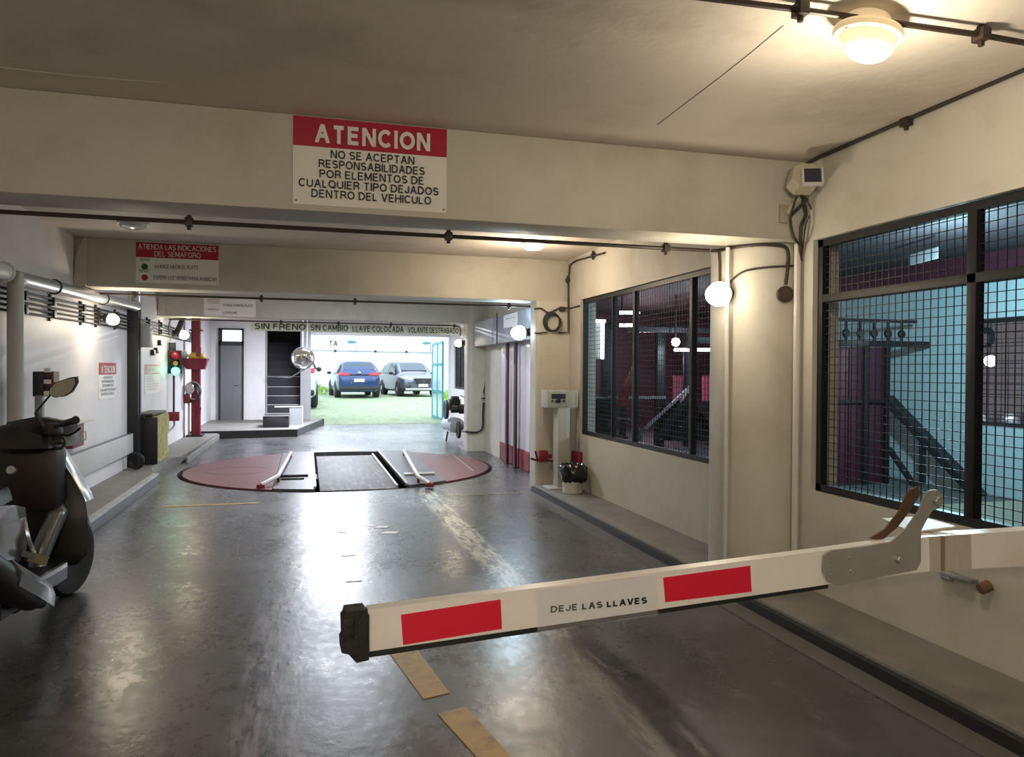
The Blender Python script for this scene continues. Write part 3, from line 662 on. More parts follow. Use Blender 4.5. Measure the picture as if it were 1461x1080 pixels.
bulkhead(V((2.84, 4.62, 2.05)), (-.85, -.45, 0), 'big glowing egg-shaped lamp on the first right column', r=.085, stem=.03, down=.15)
bulkhead(P(757, 474, X=2.98), (-1, 0, 0), 'bluish white glowing lamp on the grey box over the red sheet door', r=.10, m=LAMPC, down=.1, base=DGREY, stem=.06)
bulkhead(P(665, 489, Y=13.75)+V((0, .05, 0)), (-.9, .2, 0), 'warm glowing bulb beside the third column near the exit', r=.07, m=LAMPI, stem=.05, down=.1)

# ------------------------------------------------------------------ conduits, clamps and cables
def conduit(label, pts, r=.012, clamps=(), m=BROWNBLK, name='conduit', cat='conduit', smooth=3, group=None, up=(0, 0, 1)):
    t = thing(name, label, cat, pts[0], group=group)
    obj('tube', MB().tube(pts, r, 8, smooth=smooth), m, t)
    for c_ in clamps:
        c_ = V(c_); k = MB().box(c_-V((.022, .03, .025)), c_+V((.022, .03, .025)), .006).cyl(c_+V((0, 0, -.045)), c_+V((0, 0, -.01)), .012, 8).box(c_+V((-.012, -.012, .01)), c_+V((.012, .012, .055)))
        obj('clamp', k, m, t)
    return t
def lin(a, b_, n): return [V(a).lerp(V(b_), k/n) for k in range(n+1)]
zc = 2.862
c1 = [V((.2, 2.50, zc)), P(1142, 14, Z=zc), P(1400, 50, Z=zc), V((3.15, 2.41, zc))]
conduit('dark conduit across the near ceiling running behind the oval lamp', c1, .012, [c1[1], c1[2]], smooth=0)
c2 = [P(1560, 55, X=3.165), P(1461, 99, X=3.165), P(1300, 168, X=3.165), P(1165, 226, X=3.165), P(1150, 234, X=3.165), P(1148, 256, X=3.165)]
conduit('dark conduit along the top of the right wall dropping to the camera', c2, .012, [P(1293, 174, X=3.165)], smooth=0)
c3 = [V((-2.38, 4.635, 2.335)), P(270, 314, Y=4.635), P(640, 337, Y=4.635), P(950, 354, Y=4.635), P(1012, 358, Y=4.635)]
c3 = [V((p_.x, p_.y, 2.345)) for p_ in c3]
conduit('long black conduit clamped below the rear edge of the first beam', c3, .013, c3[1:4], smooth=0)
def oncol(px, py):
    """point just in front of the round first column"""
    c_ = V((3.19, 4.72)); r_ = .385; d_ = RM @ _v(px, py); d2 = V((d_.x, d_.y)); o_ = V((CAM.x, CAM.y))-c_
    a_ = d2.dot(d2); b_ = 2*o_.dot(d2); k_ = o_.dot(o_)-r_*r_; q_ = b_*b_-4*a_*k_
    t_ = (-b_-math.sqrt(max(0, q_)))/(2*a_); return CAM+t_*d_
conduit('dark pipe curving over the first right column down to a round box', [P(1016, 358, Y=4.635), oncol(1028, 357), oncol(1045, 353), oncol(1080, 349), oncol(1110, 350), oncol(1122, 354), oncol(1125, 370), oncol(1121, 406)], .012, smooth=3)
ob = oncol(1119, 420)
rb = thing('round_junction_box', 'round brown junction box at the end of the pipe on the first right column', 'junction box', ob)
nn = V((-.25, -.95, 0)).normalized()
obj('box', MB().cyl(ob, ob+nn*.03, .055, 24), BROWNBLK, rb); obj('cover', MB().cyl(ob+nn*.03, ob+nn*.036, .045, 24), mat('brown_cover', (.06, .04, .03), .45), rb)
conduit('thin brown cable looping from the camera to the lamp on the first right column', [oncol(1141, 374), oncol(1134, 379), oncol(1100, 381), oncol(1065, 386), oncol(1048, 396), oncol(1033, 412)], .007, smooth=3, name='cable', cat='cable')
conduit('thin vertical pipe beside the lamp on the first right column', [oncol(1026, 358), oncol(1027, 375), oncol(1027, 402)], .010, smooth=0)
conduit('white vertical pipe at the right side of the first column', [V((3.155, 4.285, .09)), V((3.155, 4.285, 2.36))], .022, m=PVC, smooth=0, name='vertical_pipe_or_highlight', cat='pipe')
conduit('white upright tube standing for the highlight on the left edge of the first column', [P(1021, 770, Y=4.52)*1 if False else V((2.80, 4.56, .085)), V((2.80, 4.56, 2.36))], .016, m=PVC, smooth=0, name='vertical_pipe_or_highlight', cat='pipe')  # thin white tube put in for the bright edge of the column
zc4 = 2.34
c4 = [V((-2.36, 9.30, zc4)), P(173, 412, Z=zc4), P(372, 424, Z=zc4), P(505, 432, Z=zc4), P(715, 440, Z=zc4), V((2.9, 9.34, zc4))]
c4 = [V((p_.x, 9.32, zc4)) for p_ in c4]
conduit('black conduit clamped below the rear edge of the second beam', c4, .013, c4[1:5], smooth=0)
c6 = [V((-2.30, 13.93, 2.35)), V((-.45, 13.93, 2.35)), V((.55, 13.93, 2.35)), V((1.5, 13.93, 2.35)), V((2.70, 13.93, 2.35)), V((2.80, 13.93, 2.33)), V((2.82, 13.95, 2.28)), V((2.82, 13.95, 2.16))]
conduit('black conduit below the rear edge of the third beam above the hanging banner', c6, .012, c6[1:5], smooth=0)
c5 = [P(862, 361, X=3.165), P(822, 372, X=3.165), P(813, 378, X=3.165), P(811, 400, Y=8.87), P(811, 474, Y=8.83), P(797, 475, Y=8.83)]
conduit('dark conduit dropping over the corner of the second column', c5, .012, [P(846, 365, X=3.165), P(810, 400, Y=8.86)], smooth=0)
cc = P(787, 459, Y=8.82)
t = thing('cable_coil', 'grey hose coil hanging high on the second right column', 'coil', cc)
for k in range(3): obj('loop', MB().torus(cc+V((.008*k, -.012*k, -.006*k)), (0, 1, 0), .115-.006*k, .012, 28, 7, sx=.92), DGREY, t)
conduit('grey cable tail leading left from the hose coil to the bluish lamp', [P(781, 474, Y=8.82), P(770, 475, Y=8.83), P(763, 475, Y=8.9)], .008, name='cable', cat='cable', m=DGREY)
conduit('dark cable arching over the hose coil to the far window', [P(762, 441, Y=8.84), P(772, 440, Y=8.83), P(783, 446, Y=8.83), P(800, 439, Y=8.83), P(813, 440, Y=8.83), P(826, 436, X=3.17)], .010, name='cable', cat='cable')
jb = P(802, 441, Y=8.82); t = thing('junction_box', 'small black junction box above the hose coil', 'junction box', jb); obj('box', MB().box(jb-V((.035, .02, .03)), jb+V((.035, .025, .03)), .008), BLACK, t)
obj('lid', MB().box(jb-V((.03, .026, .025)), jb+V((.03, -.018, .025)), .004), BROWNBLK, t)
# security camera at the corner
cp = V((3.05, 4.13, 2.71))
t = thing('security_camera', 'beige boxy security camera with dark window in the right ceiling corner', 'camera', cp)
CB = mat('camera_beige', (.40, .37, .28), .5)
M_ = frame(cp, (.93, -.36, 0), (.06, .16, 1))
obj('housing', MB().prism([(-.085, -.02), (-.07, .055), (-.02, .075), (.05, .07), (.085, .03), (.085, -.05), (.06, -.075), (-.04, -.07)], M_, .15), CB, t)
obj('front_frame', MB().box((-.035, -.085, .16), (.095, -.065, .185), .004, M=M_).box((-.035, -.085, .16), (-.022, .03, .185), .004, M=M_).box((.082, -.085, .16), (.095, .03, .185), .004, M=M_), LGREY, t)
obj('lens_window', MB().box((-.022, -.062, .15), (.08, .03, .172), .004, M=M_), mat('smoked_glass', (.03, .03, .045), .15), t)
bp_ = P(1118, 305, Y=B1-.01)
t2 = thing('camera_bracket', 'beige wall plate with folding arm below the security camera', 'bracket', bp_)
obj('plate', MB().box(bp_+V((-.03, -.01, -.06)), bp_+V((.03, .01, .06)), .004), CB, t2)
obj('arm', MB().bar(bp_+V((.02, -.02, 0)), cp+V((0, 0, -.09)), .025, .025), CB, t2)
obj('arm', MB().bar(bp_+V((.02, -.05, -.02)), cp+V((.03, -.04, -.10)), .015, .015), DGREY, t2)
wires = [[cp+V((.03, .02, -.06)), P(1150, 305, Y=4.22), P(1143, 325, Y=4.22), P(1142, 372, Y=4.28)], [cp+V((-.02, 0, -.08)), P(1128, 310, Y=4.2), P(1133, 338, Y=4.2), P(1142, 350, Y=4.24)], [cp+V((.02, 0, -.06)), P(1158, 300, Y=4.2), P(1150, 320, Y=4.22), P(1143, 372, Y=4.28)]]
t = thing('cable_bundle', 'tangle of dark cables dropping from the security camera behind the column', 'cable', wires[0][-1])
for k, wv in enumerate(wires): obj('wire', MB().tube(wv, .012-.004*k, 7, smooth=4), BROWNBLK, t)
# wall bracket below the near window
br = P(1372, 822, X=W); t = thing('wall_bracket', 'small metal pipe bracket on the right wall below the near window', 'bracket', br)
obj('plate', MB().box(br+V((-.05, -.10, -.01)), br+V((0, .09, .012)), .004), STEEL, t)
obj('pipe_stub', MB().cyl(br+V((-.03, .08, -.02)), br+V((-.03, .03, -.02)), .02, 12), GREY, t)
obj('rusty_stub', MB().cyl(br+V((0, -.16, -.0)), br+V((-.05, -.15, -.02)), .028, 12), mat('rust_brown', (.16, .09, .05), .7), t)
# ------------------------------------------------------------------ left wall
XP = LW+.10
a_, b_ = P(22, 396, X=XP), P(192, 437, X=XP)
t = thing('drain_pipe', 'thick silver drain pipe running high along the left wall', 'pipe', (XP, a_.y, a_.z))
obj('tube', MB().tube([a_, b_], .062, 20), PIPE, t)
obj('elbow', MB().tube([b_+V((0, -.02, .0)), b_+V((0, .09, .01)), b_+V((.0, .13, .06)), b_+V((0, .13, .24))], .066, 16, smooth=4), PIPE, t)
obj('elbow', MB().tube([V((XP, a_.y, .13)), V((XP, a_.y, a_.z-.15)), V((XP, a_.y+.02, a_.z-.03)), a_+V((0, .12, 0))], .060, 16, smooth=5), mat('dull_white_pipe', (.42, .40, .36), .5), t, label='dull white upright pipe with elbow')
for f_ in (.22, .62):
    c_ = a_.lerp(b_, f_); obj('pipe_strap', MB().torus(c_, b_-a_, .066, .008, 24, 6), BLACK, t)
t = thing('pipe_stub', 'stub of wide pipe passing out of frame at the far left', 'pipe', (XP, 6.2, 2.15))
obj('tube', MB().tube([(XP, 5.2, 2.22), (XP, 6.72, 2.25)], .07, 18), PVC, t); obj('collar', MB().torus((XP, 6.70, 2.25), (0, 1, 0), .072, .012, 20, 6), PVC, t)
kz = [(408, 441), (417, 447), (426, 452), (434, 457), (440, 462)]
for k in range(5):
    z0 = 2.145-.044*k
    t = thing('black_conduit', ['topmost', 'second', 'middle', 'fourth', 'lowest'][k]+' of the five dark conduits running along the left wall', 'conduit', (LW+.03, 5, z0), group='stacked conduits on the left wall')
    obj('tube', MB().tube([(LW+.035, 5.0, z0-.03), (LW+.035, 7.0, z0), (LW+.035, 10.4, z0+.06), (LW+.035, 14.4, z0+.10), (LW+.035, 17.6, z0+.11)], .011, 7), DGREY if k % 2 else BLACK, t)
for yy, od_ in zip((7.35, 8.1, 9.1, 9.7, 10.6, 12.6, 13.6), ('nearest', 'second nearest', 'third nearest', 'fourth nearest', 'fifth nearest, left of the black duct', 'sixth nearest, right of the black duct', 'farthest')):
    z_ = 2.06+.018*(yy-7.)
    tag(obj('conduit_rack', MB().box((LW, yy-.025, z_-.13), (LW+.02, yy+.025, z_+.13)).box((LW, yy-.035, z_+.02), (LW+.058, yy+.035, z_+.10), .006).box((LW, yy-.035, z_-.10), (LW+.058, yy+.035, z_-.02), .006), BLACK), 'dark bracket holding the left wall conduits, '+od_, 'bracket', 'conduit brackets on the left wall')
# black vertical duct with grey box
yd_ = 11.42
t = thing('vertical_duct', 'tall black vertical duct on the left wall behind the mossy block', 'duct', (LW+.1, yd_, .12))
obj('channel', MB().box((LW, yd_-.10, .125), (LW+.14, yd_+.12, 2.36), .008), BLACK, t)
obj('edge_strip', MB().box((LW+.14, yd_-.02, .125), (LW+.152, yd_+.0, 2.2)), DGREY, t)
obj('switch_box', MB().box((LW+.13, yd_+.02, 1.80), (LW+.27, yd_+.22, 2.12), .008), GREY, t, label='grey metal switch box')
# guard board
t = thing('guard_rail', 'pale bumper board along the foot of the left wall', 'rail', (LW+.05, 9, .2))
obj('board', MB().box((LW+.05, 7.2, .34), (LW+.085, 11.3, .60), .006), LGREY, t)
for yy in (7.7, 9.2, 10.9): obj('bracket', MB().box((LW, yy-.03, .36), (LW+.05, yy+.03, .58), .004), DGREY, t)
obj('top_rail', MB().tube([(LW+.068, 7.2, .605), (LW+.068, 11.3, .605)], .012, 8), DGREY, t)
# mossy foam block with metal brace
t = thing('foam_block', 'mossy yellow-green foam bumper block standing by the black duct', 'bumper', (-2.2, 12.1, .12))
fb = MB(); y0, y1 = 11.65, 12.75
fb.prism([(LW+.04, y0), (-2.13, y0), (-2.10, y0+.05), (-2.10, y1-.06), (-2.15, y1), (LW+.04, y1)], Matrix.Translation((0, 0, .125)), .68)
bmesh.ops.subdivide_edges(fb.b, edges=fb.b.edges[:], cuts=7, use_grid_fill=True)
for v_ in fb.b.verts:
    d_ = noise.noise(v_.co*9)*.035; v_.co.x += d_ if v_.co.x > -2.3 else 0; v_.co.z += noise.noise(v_.co*7+V((5, 5, 5)))*.02 if v_.co.z > .3 else 0
obj('foam', fb, MOSS, t, sharp=60)
obj('side_plate', MB().box((LW+.03, y0-.06, .125), (-2.06, y0-.02, .80), .006), BLACK, t)
obj('top_brace', MB().box((LW+.16, y0-.20, .79), (-2.2, y0-.16, .835)).box((LW+.03, y0-.06, .82), (-2.12, y1-.1, .85), .006), BLACK, t)
tag(obj('tyre_scrap', MB().torus((LW+.16, 11.1, .24), (.3, 1, 0), .095, .024, 24, 8), RUBBER), 'black rubber loop lying on the kerb left of the foam block', 'rubber')
# card reader on a post, extinguisher box
o_ = P(54, 600, X=-2.32); yb = 7.25
t = thing('card_reader', 'black box on a short post with white and dark red stickers by the left wall', 'reader', (-2.28, yb, .12))
zt = P(50, 530, Y=yb).z; zb_ = P(50, 566, Y=yb).z; xa = P(46, 548, Y=yb).x; xb = P(62, 548, Y=yb).x; xc = P(82, 548, Y=yb).x
obj('post', MB().box(((xa+xb)/2-.02, yb-.02, .12), ((xa+xb)/2+.04, yb+.04, zb_+.01), .004), GREY, t)
obj('housing', MB().box((xa, yb, zb_), (xb, yb+.22, zt), .01), DGREY, t)
obj('side_plate', MB().box((xb+.002, yb+.02, zb_+.05), (xc-.03, yb+.06, zt+.0), .006), DRED, t)
for k in range(5):
    z_ = zb_+.03+.05*k; obj('sticker', MB().box((xb+.003, yb-.004, z_-.02), (xb+.055, yb+.018, z_+.018), .002), SWHITE if k % 2 == 0 else DGREY, t)
obj('key_tag', MB().box((xc-.03, yb, zb_+.13), (xc+.015, yb+.012, zt-.0), .003), SWHITE, t)
e0 = P(97, 645, X=LW+.16); 
t = thing('extinguisher_box', 'small dark red box on the left wall behind the scooter', 'box', (LW+.1, 9.1, .5))
y0 = P(104, 625, X=LW+.09).y; y1 = P(120, 625, X=LW+.09).y; zz0 = P(100, 645, X=LW+.15).z; zz1 = P(100, 609, X=LW+.15).z
obj('case', MB().box((LW, y0, zz0), (LW+.09, y1, zz1), .006), DRED, t); obj('shelf', MB().box((LW, y0-.05, zz1), (LW+.13, y1+.25, zz1+.012)), LGREY, t)
obj('handle', MB().tube([(LW+.085, y1-.05, zz0+.06), (LW+.12, y1-.05, zz0+.06), (LW+.12, y1-.05, zz1-.1), (LW+.085, y1-.05, zz1-.1)], .008, 6), SWHITE, t)
# small sockets
for px_, py_, lb in ((226, 489, 'upper of three small boxes above the second wall sign'), (221, 500, 'middle of three small boxes above the second wall sign'), (216, 503, 'lowest of three small boxes above the second wall sign')):
    c_ = P(px_, py_, X=LW); t = thing('wall_socket', lb, 'socket', c_); obj('case', MB().box(c_+V((0, -.07, -.045)), c_+V((.05, .07, .045)), .008), DGREY, t); obj('cover', MB().box(c_+V((.045, -.055, -.03)), c_+V((.056, .055, .035)), .004), SWHITE, t)
# traffic light with stem and red box
c_ = P(250, 515, X=LW+.12); tl = thing('traffic_light', 'small wall traffic light with lit green lamp on a thin stem', 'traffic light', (c_.x, c_.y, .55))
ztop, zbot = P(250, 495, X=c_.x).z, P(250, 533, X=c_.x).z; hw = .115
u_ = V((.93, .36, 0)).normalized(); TF = frame((c_.x, c_.y, (ztop+zbot)/2), u_, (0, 0, 1)); hh = (ztop-zbot)/2
obj('housing', MB().box((-hw, -hh, -.10), (hw, hh-.06, 0), .012, M=TF), BLACK, tl); obj('top_bracket', MB().box((-hw*.8, hh-.06, -.09), (hw*.2, hh+.08, -.05), .004, M=TF), DGREY, tl)
for k, (m_, lb) in enumerate(((mat('red_lens', (.32, .008, .03), .3, emit=.3), 'dim red lens'), (mat('amber_lens', (.35, .12, .03), .3, emit=.1), 'dark amber lens'), (mat('green_lens_lit', (.12, 1, .62), .3, emit=3.4), 'lit green lens'))):
    y_ = hh*.62-.06-k*hh*.60; cc_ = TF @ V((.0, y_, 0)); nn_ = TF.to_3x3().col[2]
    obj('lens', MB().lathe([(.078 if k != 1 else .05, 0), (.07 if k != 1 else .045, .012), (.04, .022), (0, .026)], cc_, nn_, 20), m_, tl, label=lb)
    obj('visor', MB().lathe([(.085, 0), (.085, .05), (.08, .05), (.08, 0)], cc_+V((0, 0, .004)), nn_, 20), BLACK, tl)
l_ = D.lights.new('lamp_or_fill_light', 'POINT'); l_.energy = 1.2; l_.color = (.1, 1, .55); l_.shadow_soft_size = .06
lo = D.objects.new('lamp_or_fill_light', l_); COL.objects.link(lo); lo.location = TF @ V((0, -hh*.65, .12))
sx_ = TF @ V((-.01, -hh, -.06)); zb3 = P(249, 588, X=c_.x).z
obj('stem', MB().tube([sx_+V((0, 0, .02)), V((sx_.x, sx_.y, zb3))], .018, 8), BLACK, tl)
t = thing('junction_box', 'dark red junction box on the stem below the traffic light', 'junction box', (sx_.x, sx_.y, zb3-.16))
obj('case', MB().box((sx_.x-.09, sx_.y-.03, zb3-.165), (sx_.x+.09, sx_.y+.06, zb3-.002), .01), DRED, t)
obj('lid', MB().box((sx_.x-.075, sx_.y-.038, zb3-.15), (sx_.x+.075, sx_.y-.03, zb3-.015), .004), RED, t)
obj('conduit_tail', MB().tube([(sx_.x, sx_.y+.02, zb3-.165), (sx_.x, sx_.y+.01, zb3-.26), (sx_.x-.06, sx_.y-.25, zb3-.34), (LW+.03, sx_.y-1.4, zb3-.40)], .018, 7, smooth=4), GREY, t)
obj('conduit_tail', MB().tube([(sx_.x-.09, sx_.y+.02, zb3-.10), (sx_.x-.14, sx_.y-.25, zb3-.15), (LW+.03, sx_.y-1.2, zb3-.24)], .014, 7, smooth=4), GREY, t)
# slanted stub pipe beside the cream lamp
sp0, sp1 = P(262, 452, X=-2.2), P(252, 476, X=-2.3)
tag(obj('flue_pipe', MB().tube([sp0, sp1], .05, 12), DGREY), 'short slanted grey pipe above the round cream lamp', 'pipe')
conduit('thin black cable looping up over the slanted pipe to the third beam', [P(241, 478, X=-2.33), P(241, 462, X=-2.33), P(247, 455, X=-2.3), P(262, 454, X=-2.2)], .010, name='cable', cat='cable', m=BLACK)
# red column with basket and hose gear
yc = 16.3; xc_ = P(279, 560, Y=yc).x; hw = (P(288, 560, Y=yc).x-P(273, 560, Y=yc).x)/2*.85
t = thing('red_post', 'tall dark red steel post standing on the left kerb', 'post', (xc_, yc, .12))
obj('shaft', MB().box((xc_-hw, yc, .13), (xc_+hw, yc+.16, CE-.01), .008), RED, t)
obj('web', MB().box((xc_-hw*.35, yc-.02, .13), (xc_-hw*.1, yc, 2.6)), DRED, t)
obj('foot_plate', MB().box((xc_-hw*2, yc-.1, .122), (xc_+hw*1.6, yc+.3, .15), .004), BLACK, t)
obj('head_plate', MB().box((xc_-hw*1.4, yc-.05, 2.27), (xc_+hw*1.5, yc+.2, 2.30)), DRED, t)
obj('white_pipe', MB().tube([(xc_-hw*1.55, yc+.03, .14), (xc_-hw*1.55, yc+.03, 1.1)], .022, 8), PVC, t)
zb_ = P(280, 527, Y=yc-.15).z; zt = P(280, 513, Y=yc-.15).z
t = thing('parts_tray', 'red sheet tray with a yellow bundle fixed on the red post', 'tray', (xc_, yc-.2, zb_))
M_ = frame((xc_, yc-.01, zb_), (1, 0, 0), (0, 0, 1))
bx = MB(); r0 = [(-.14, .0), (.20, .0), (.24, .24), (-.27, .24)]
bx.loft([[M_ @ V((-.14, 0, .05)), M_ @ V((.20, 0, .05)), M_ @ V((.20, 0, .22)), M_ @ V((-.14, 0, .22))], [M_ @ V((-.27, .22, .0)), M_ @ V((.26, .22, .0)), M_ @ V((.26, .22, .34)), M_ @ V((-.27, .22, .34))]])
obj('tray', bx, RED, t)
obj('yellow_bundle', MB().sphere(M_ @ V((.05, .26, .18)), .15, 1.1, .8, .6), YELP, t, label='crumpled yellow cloth')
obj('clear_bag', MB().sphere(M_ @ V((-.18, .29, .18)), .07, 1, .8, 1.1), LGREY, t)
obj('red_can', MB().cyl(M_ @ V((.10, .26, .30)), M_ @ V((.10, .44, .30)), .05), DRED, t)
zc_ = P(275, 560, Y=yc-.1).z
t = thing('hose_gear', 'tangle of dark hose with a red valve hanging on the red post below the tray', 'hose', (xc_-.05, yc-.1, zc_-.3))
for k in range(4): obj('hose_loop', MB().torus((xc_-.06+.015*k, yc-.06-.02*k, zc_+.03*k-.05), (.3, 1, .15*k-.2), .15+.012*k, .014, 24, 6, sx=.8), [DGREY, BROWNBLK, BLACK, GREY][k], t)
obj('valve_box', MB().box((xc_-.26, yc-.10, zc_-.22), (xc_-.10, yc+.0, zc_-.04), .01), RED, t)
obj('rag', MB().sphere((xc_-.10, yc-.10, zc_+.08), .10, .9, .6, 1.2), LGREY, t, label='pale rag stuffed in the coil')
obj('nozzle', MB().cyl((xc_+.06, yc-.04, zc_-.50), (xc_+.09, yc-.05, zc_-.30), .03), DRED, t)

# ------------------------------------------------------------------ stair and mirror at the back
t = thing('staircase', 'dark steep concrete stair with pale nosings rising inside the back wall opening', 'staircase', (-.6, BY, .16))
SD = mat('dark_stair_concrete', (.035, .033, .04), .7); NOS = mat('pale_nosing', (.50, .50, .50), .5)
zs = [.16, .33, .55, .78, 1.02, 1.30, 1.52, 1.74, 1.95, 2.16]
for k in range(9):
    y_ = BY-.05+k*.24
    obj('step', MB().box((-1.055, y_, zs[k]-.16 if k else .16), (-.175, y_+.28, zs[k+1])), SD, t)
    if k < 5: obj('nosing', MB().box((-1.05, y_-.012, zs[k+1]-.012), (-.18, y_+.02, zs[k+1]+.006)), NOS, t)
struct('wall_stair', MB().box((-1.3, BY+.22, 0), (-1.06, BY+3.2, 3.2)).box((-.17, BY+.22, 0), (.05, BY+3.2, 3.2)).box((-1.3, BY+2.6, 0), (.05, BY+3.2, 3.2)).box((-1.3, BY+.22, 3.1), (.05, BY+3.2, 3.3)), mat('dark_stair_wall', (.10, .095, .11), .7))
t = thing('entry_step', 'dark block step with a white-edged side panel at the stair foot', 'step', (-.5, 17.9, .166))
sb = P(375, 613, Z=.166); yS = 17.75
xa = P(375, 600, Y=yS).x; xb = P(412, 600, Y=yS).x; z1 = P(390, 594, Y=yS).z
obj('block', MB().box((xa, yS, .168), (xb, yS+.9, z1), .006), SD, t); obj('nosing', MB().box((xa, yS-.01, z1-.0), (xb, yS+.03, z1+.014)), NOS, t)
t = thing('stair_panel', 'grey panel with a white upper edge standing right of the block step', 'panel', (0, 18.6, .166))
x0 = P(413, 600, Y=18.7).x; x1 = P(431, 600, Y=18.7).x; za = P(420, 581, Y=18.7).z
obj('sheet', MB().box((x0, 18.70, .168), (x1, 18.73, za)), GREY, t); obj('edge', MB().box((xb-.35, 18.69, za), (x1+.02, 18.74, za+.03)).box((x1-.0, 18.69, .168), (x1+.02, 18.74, za)), WR, t)
h0, h1, h2 = P(383, 537, Y=20.5), P(414, 539, Y=20.0), P(444, 521, Y=18.6)
t = thing('handrail', 'thin pale handrail reaching from the stair to the convex mirror', 'handrail', h1)
obj('rail', MB().tube([h0, h1, h2], .016, 8), STEEL, t)
conduit('thin pale vertical pipe at the left jamb of the stair', [(-1.03, BY-.03, .17), (-1.03, BY-.03, 2.5)], .018, m=GREY, smooth=0, name='vertical_pipe_or_highlight', cat='pipe')
mc = P(432, 511, Y=18.5); t = thing('convex_mirror', 'round convex mirror hanging on a rod beside the exit', 'mirror', mc)
obj('mirror_dome', MB().lathe([(.262, 0), (.22, .035), (.14, .062), (0, .075)], mc, (.05, -1, -.12), 32), mat('mirror_silver', (.78, .76, .74), .06, 1, var=.02), t)
obj('rim', MB().torus(mc, (.05, -1, -.12), .265, .012, 36, 8), DGREY, t)
obj('back', MB().lathe([(.255, 0), (.2, .05), (0, .07)], mc, (-.05, 1, .12), 28), DGREY, t)
obj('rod', MB().tube([(mc.x+.0, mc.y+.08, mc.z), (mc.x, mc.y+.08, CE)], .014, 8), GREY, t); obj('rod', MB().tube([(mc.x+.1, mc.y+.06, mc.z+.1), (mc.x+.1, mc.y+.06, CE)], .008, 8), GREY, t)

# ------------------------------------------------------------------ right side beyond the second column
t = thing('sheet_door', 'white metal sheet door with red foot between the second and third columns', 'door', (W-.02, 10.9, 0))
PAN = mat('white_sheet_panel', (.66, .62, .68), .28, .1, var=.08, stretch=(1, 6, .4), scale=3)
y0, y1 = 9.52, 12.20; n_ = 9
for k in range(n_):
    ya = y0+(y1-y0)*k/n_; yb_ = y0+(y1-y0)*(k+1)/n_
    obj('panel', MB().box((W-.03-(.012 if k % 2 else 0), ya+.008, .30), (W-.0, yb_-.008, 2.0), .006), PAN, t)
    obj('foot_plate', MB().box((W-.035-(.012 if k % 2 else 0), ya+.008, .01), (W-.0, yb_-.008, .295), .004), RED, t)
for px_ in (723.5, 735.5):
    y_ = P(px_, 560, X=W-.10).y; obj('upright', MB().box((W-.12, y_-.045, .005), (W-.08, y_+.045, 1.935), .006), MAROON, t, label='dark red upright')
t = thing('overhead_box', 'bluish grey boxed track cover above the white sheet door', 'cover', (3.08, 11.5, 1.93))
OB = mat('bluish_grey_sheet', (.30, .32, .38), .45, .1, var=.06)
zx = 1.94
obj('cover_sheet', MB().box((2.98, 9.42, zx), (3.17, 12.05, BM-.002), .006), OB, t); obj('cover_sheet', MB().box((2.97, 12.06, zx-.0), (3.17, 13.42, BM-.002), .006), mat('pale_sheet', (.42, .42, .43), .4), t)
c_ = P(729, 457, X=2.979); obj('notice_paper', MB().box((2.974, c_.y-.36, c_.z-.10), (2.979, c_.y+.42, c_.z+.10)), PAPER, t, label='blank-looking paper notice')
obj('notice_lines', MB().box((2.9725, c_.y-.28, c_.z+.03), (2.9735, c_.y+.30, c_.z+.036)), INK, t)
conduit('thin dark rod hanging down in front of the boxed track cover', [P(709, 446, X=2.95), P(709, 492, X=2.95)], .010, smooth=0)
hp = lambda x, y: P(x, y, Y=13.44)
conduit('dark hose hanging down the third column to a tap', [hp(694, 493), hp(694, 520), hp(693, 545), hp(690, 560)], .016, smooth=4, name='hose', cat='hose', m=mat('dark_red_hose', (.08, .02, .025), .5))
t = thing('wall_tap', 'brass tap fitting on the third column', 'tap', hp(691, 566)); c_ = hp(691, 566)
obj('body', MB().cyl(c_+V((0, .02, -.03)), c_+V((0, -.0, .07)), .03, 12), STEEL, t); obj('handle', MB().bar(c_+V((-.06, -.02, -.03)), c_+V((.06, -.02, -.03)), .02, .02), DGREY, t)
conduit('dark hose bending from the tap around the foot of the third column', [hp(690, 574), hp(689, 590), hp(689, 607), hp(686, 614), hp(678, 617), hp(667, 616), hp(664, 616)+V((-.02, .2, 0))], .018, smooth=4, name='hose', cat='hose', m=DGREY)
# control cabinet on its pillar
yk = 8.45
t = thing('control_cabinet', 'beige metal control box on a square pillar against the second column', 'cabinet', (2.95, yk, .08))
xa, xb = P(796, 640, Y=yk).x, P(813, 640, Y=yk).x
zt, zb_ = P(800, 557, Y=yk).z, P(800, 582, Y=yk).z
xL, xM = P(781, 570, Y=yk).x, P(811, 570, Y=yk).x
obj('pillar', MB().box((xa, yk, .085), (xb+.0, yk+.18, zb_), .006), CAB, t)
obj('base_plate', MB().box((xa-.12, yk-.06, .08), (xb+.03, yk+.22, .10), .004), LGREY, t)
obj('case', MB().box((xL, yk, zb_), (xM, yk+.26, zt), .008), CAB, t)
obj('door', MB().box((xM+.003, yk-.0, zb_), (3.165, yk+.02, zt), .006), CAB, t, label='open door of the control box')
obj('recess_frame', MB().box((xL+.02, yk-.006, zb_+.015), (xM-.015, yk, zt-.015), .003), mat('cabinet_face', (.36, .34, .29), .5), t)
obj('display_slot', MB().box((xL+.05, yk-.010, zt-.10), (xM-.04, yk-.005, zt-.04), .002), DGREY, t)
for k, (fx, r_) in enumerate(((.18, .012), (.42, .016), (.55, .026), (.86, .014))):
    x_ = xL+.02+fx*(xM-xL-.05); obj('knob', MB().cyl((x_, yk-.006, zb_+.085), (x_, yk-.022, zb_+.085), r_, 14), BLACK, t)
vx = P(774, 650, Y=8.8); t = thing('valve_box', 'red box with side knob low on the second column', 'box', vx)
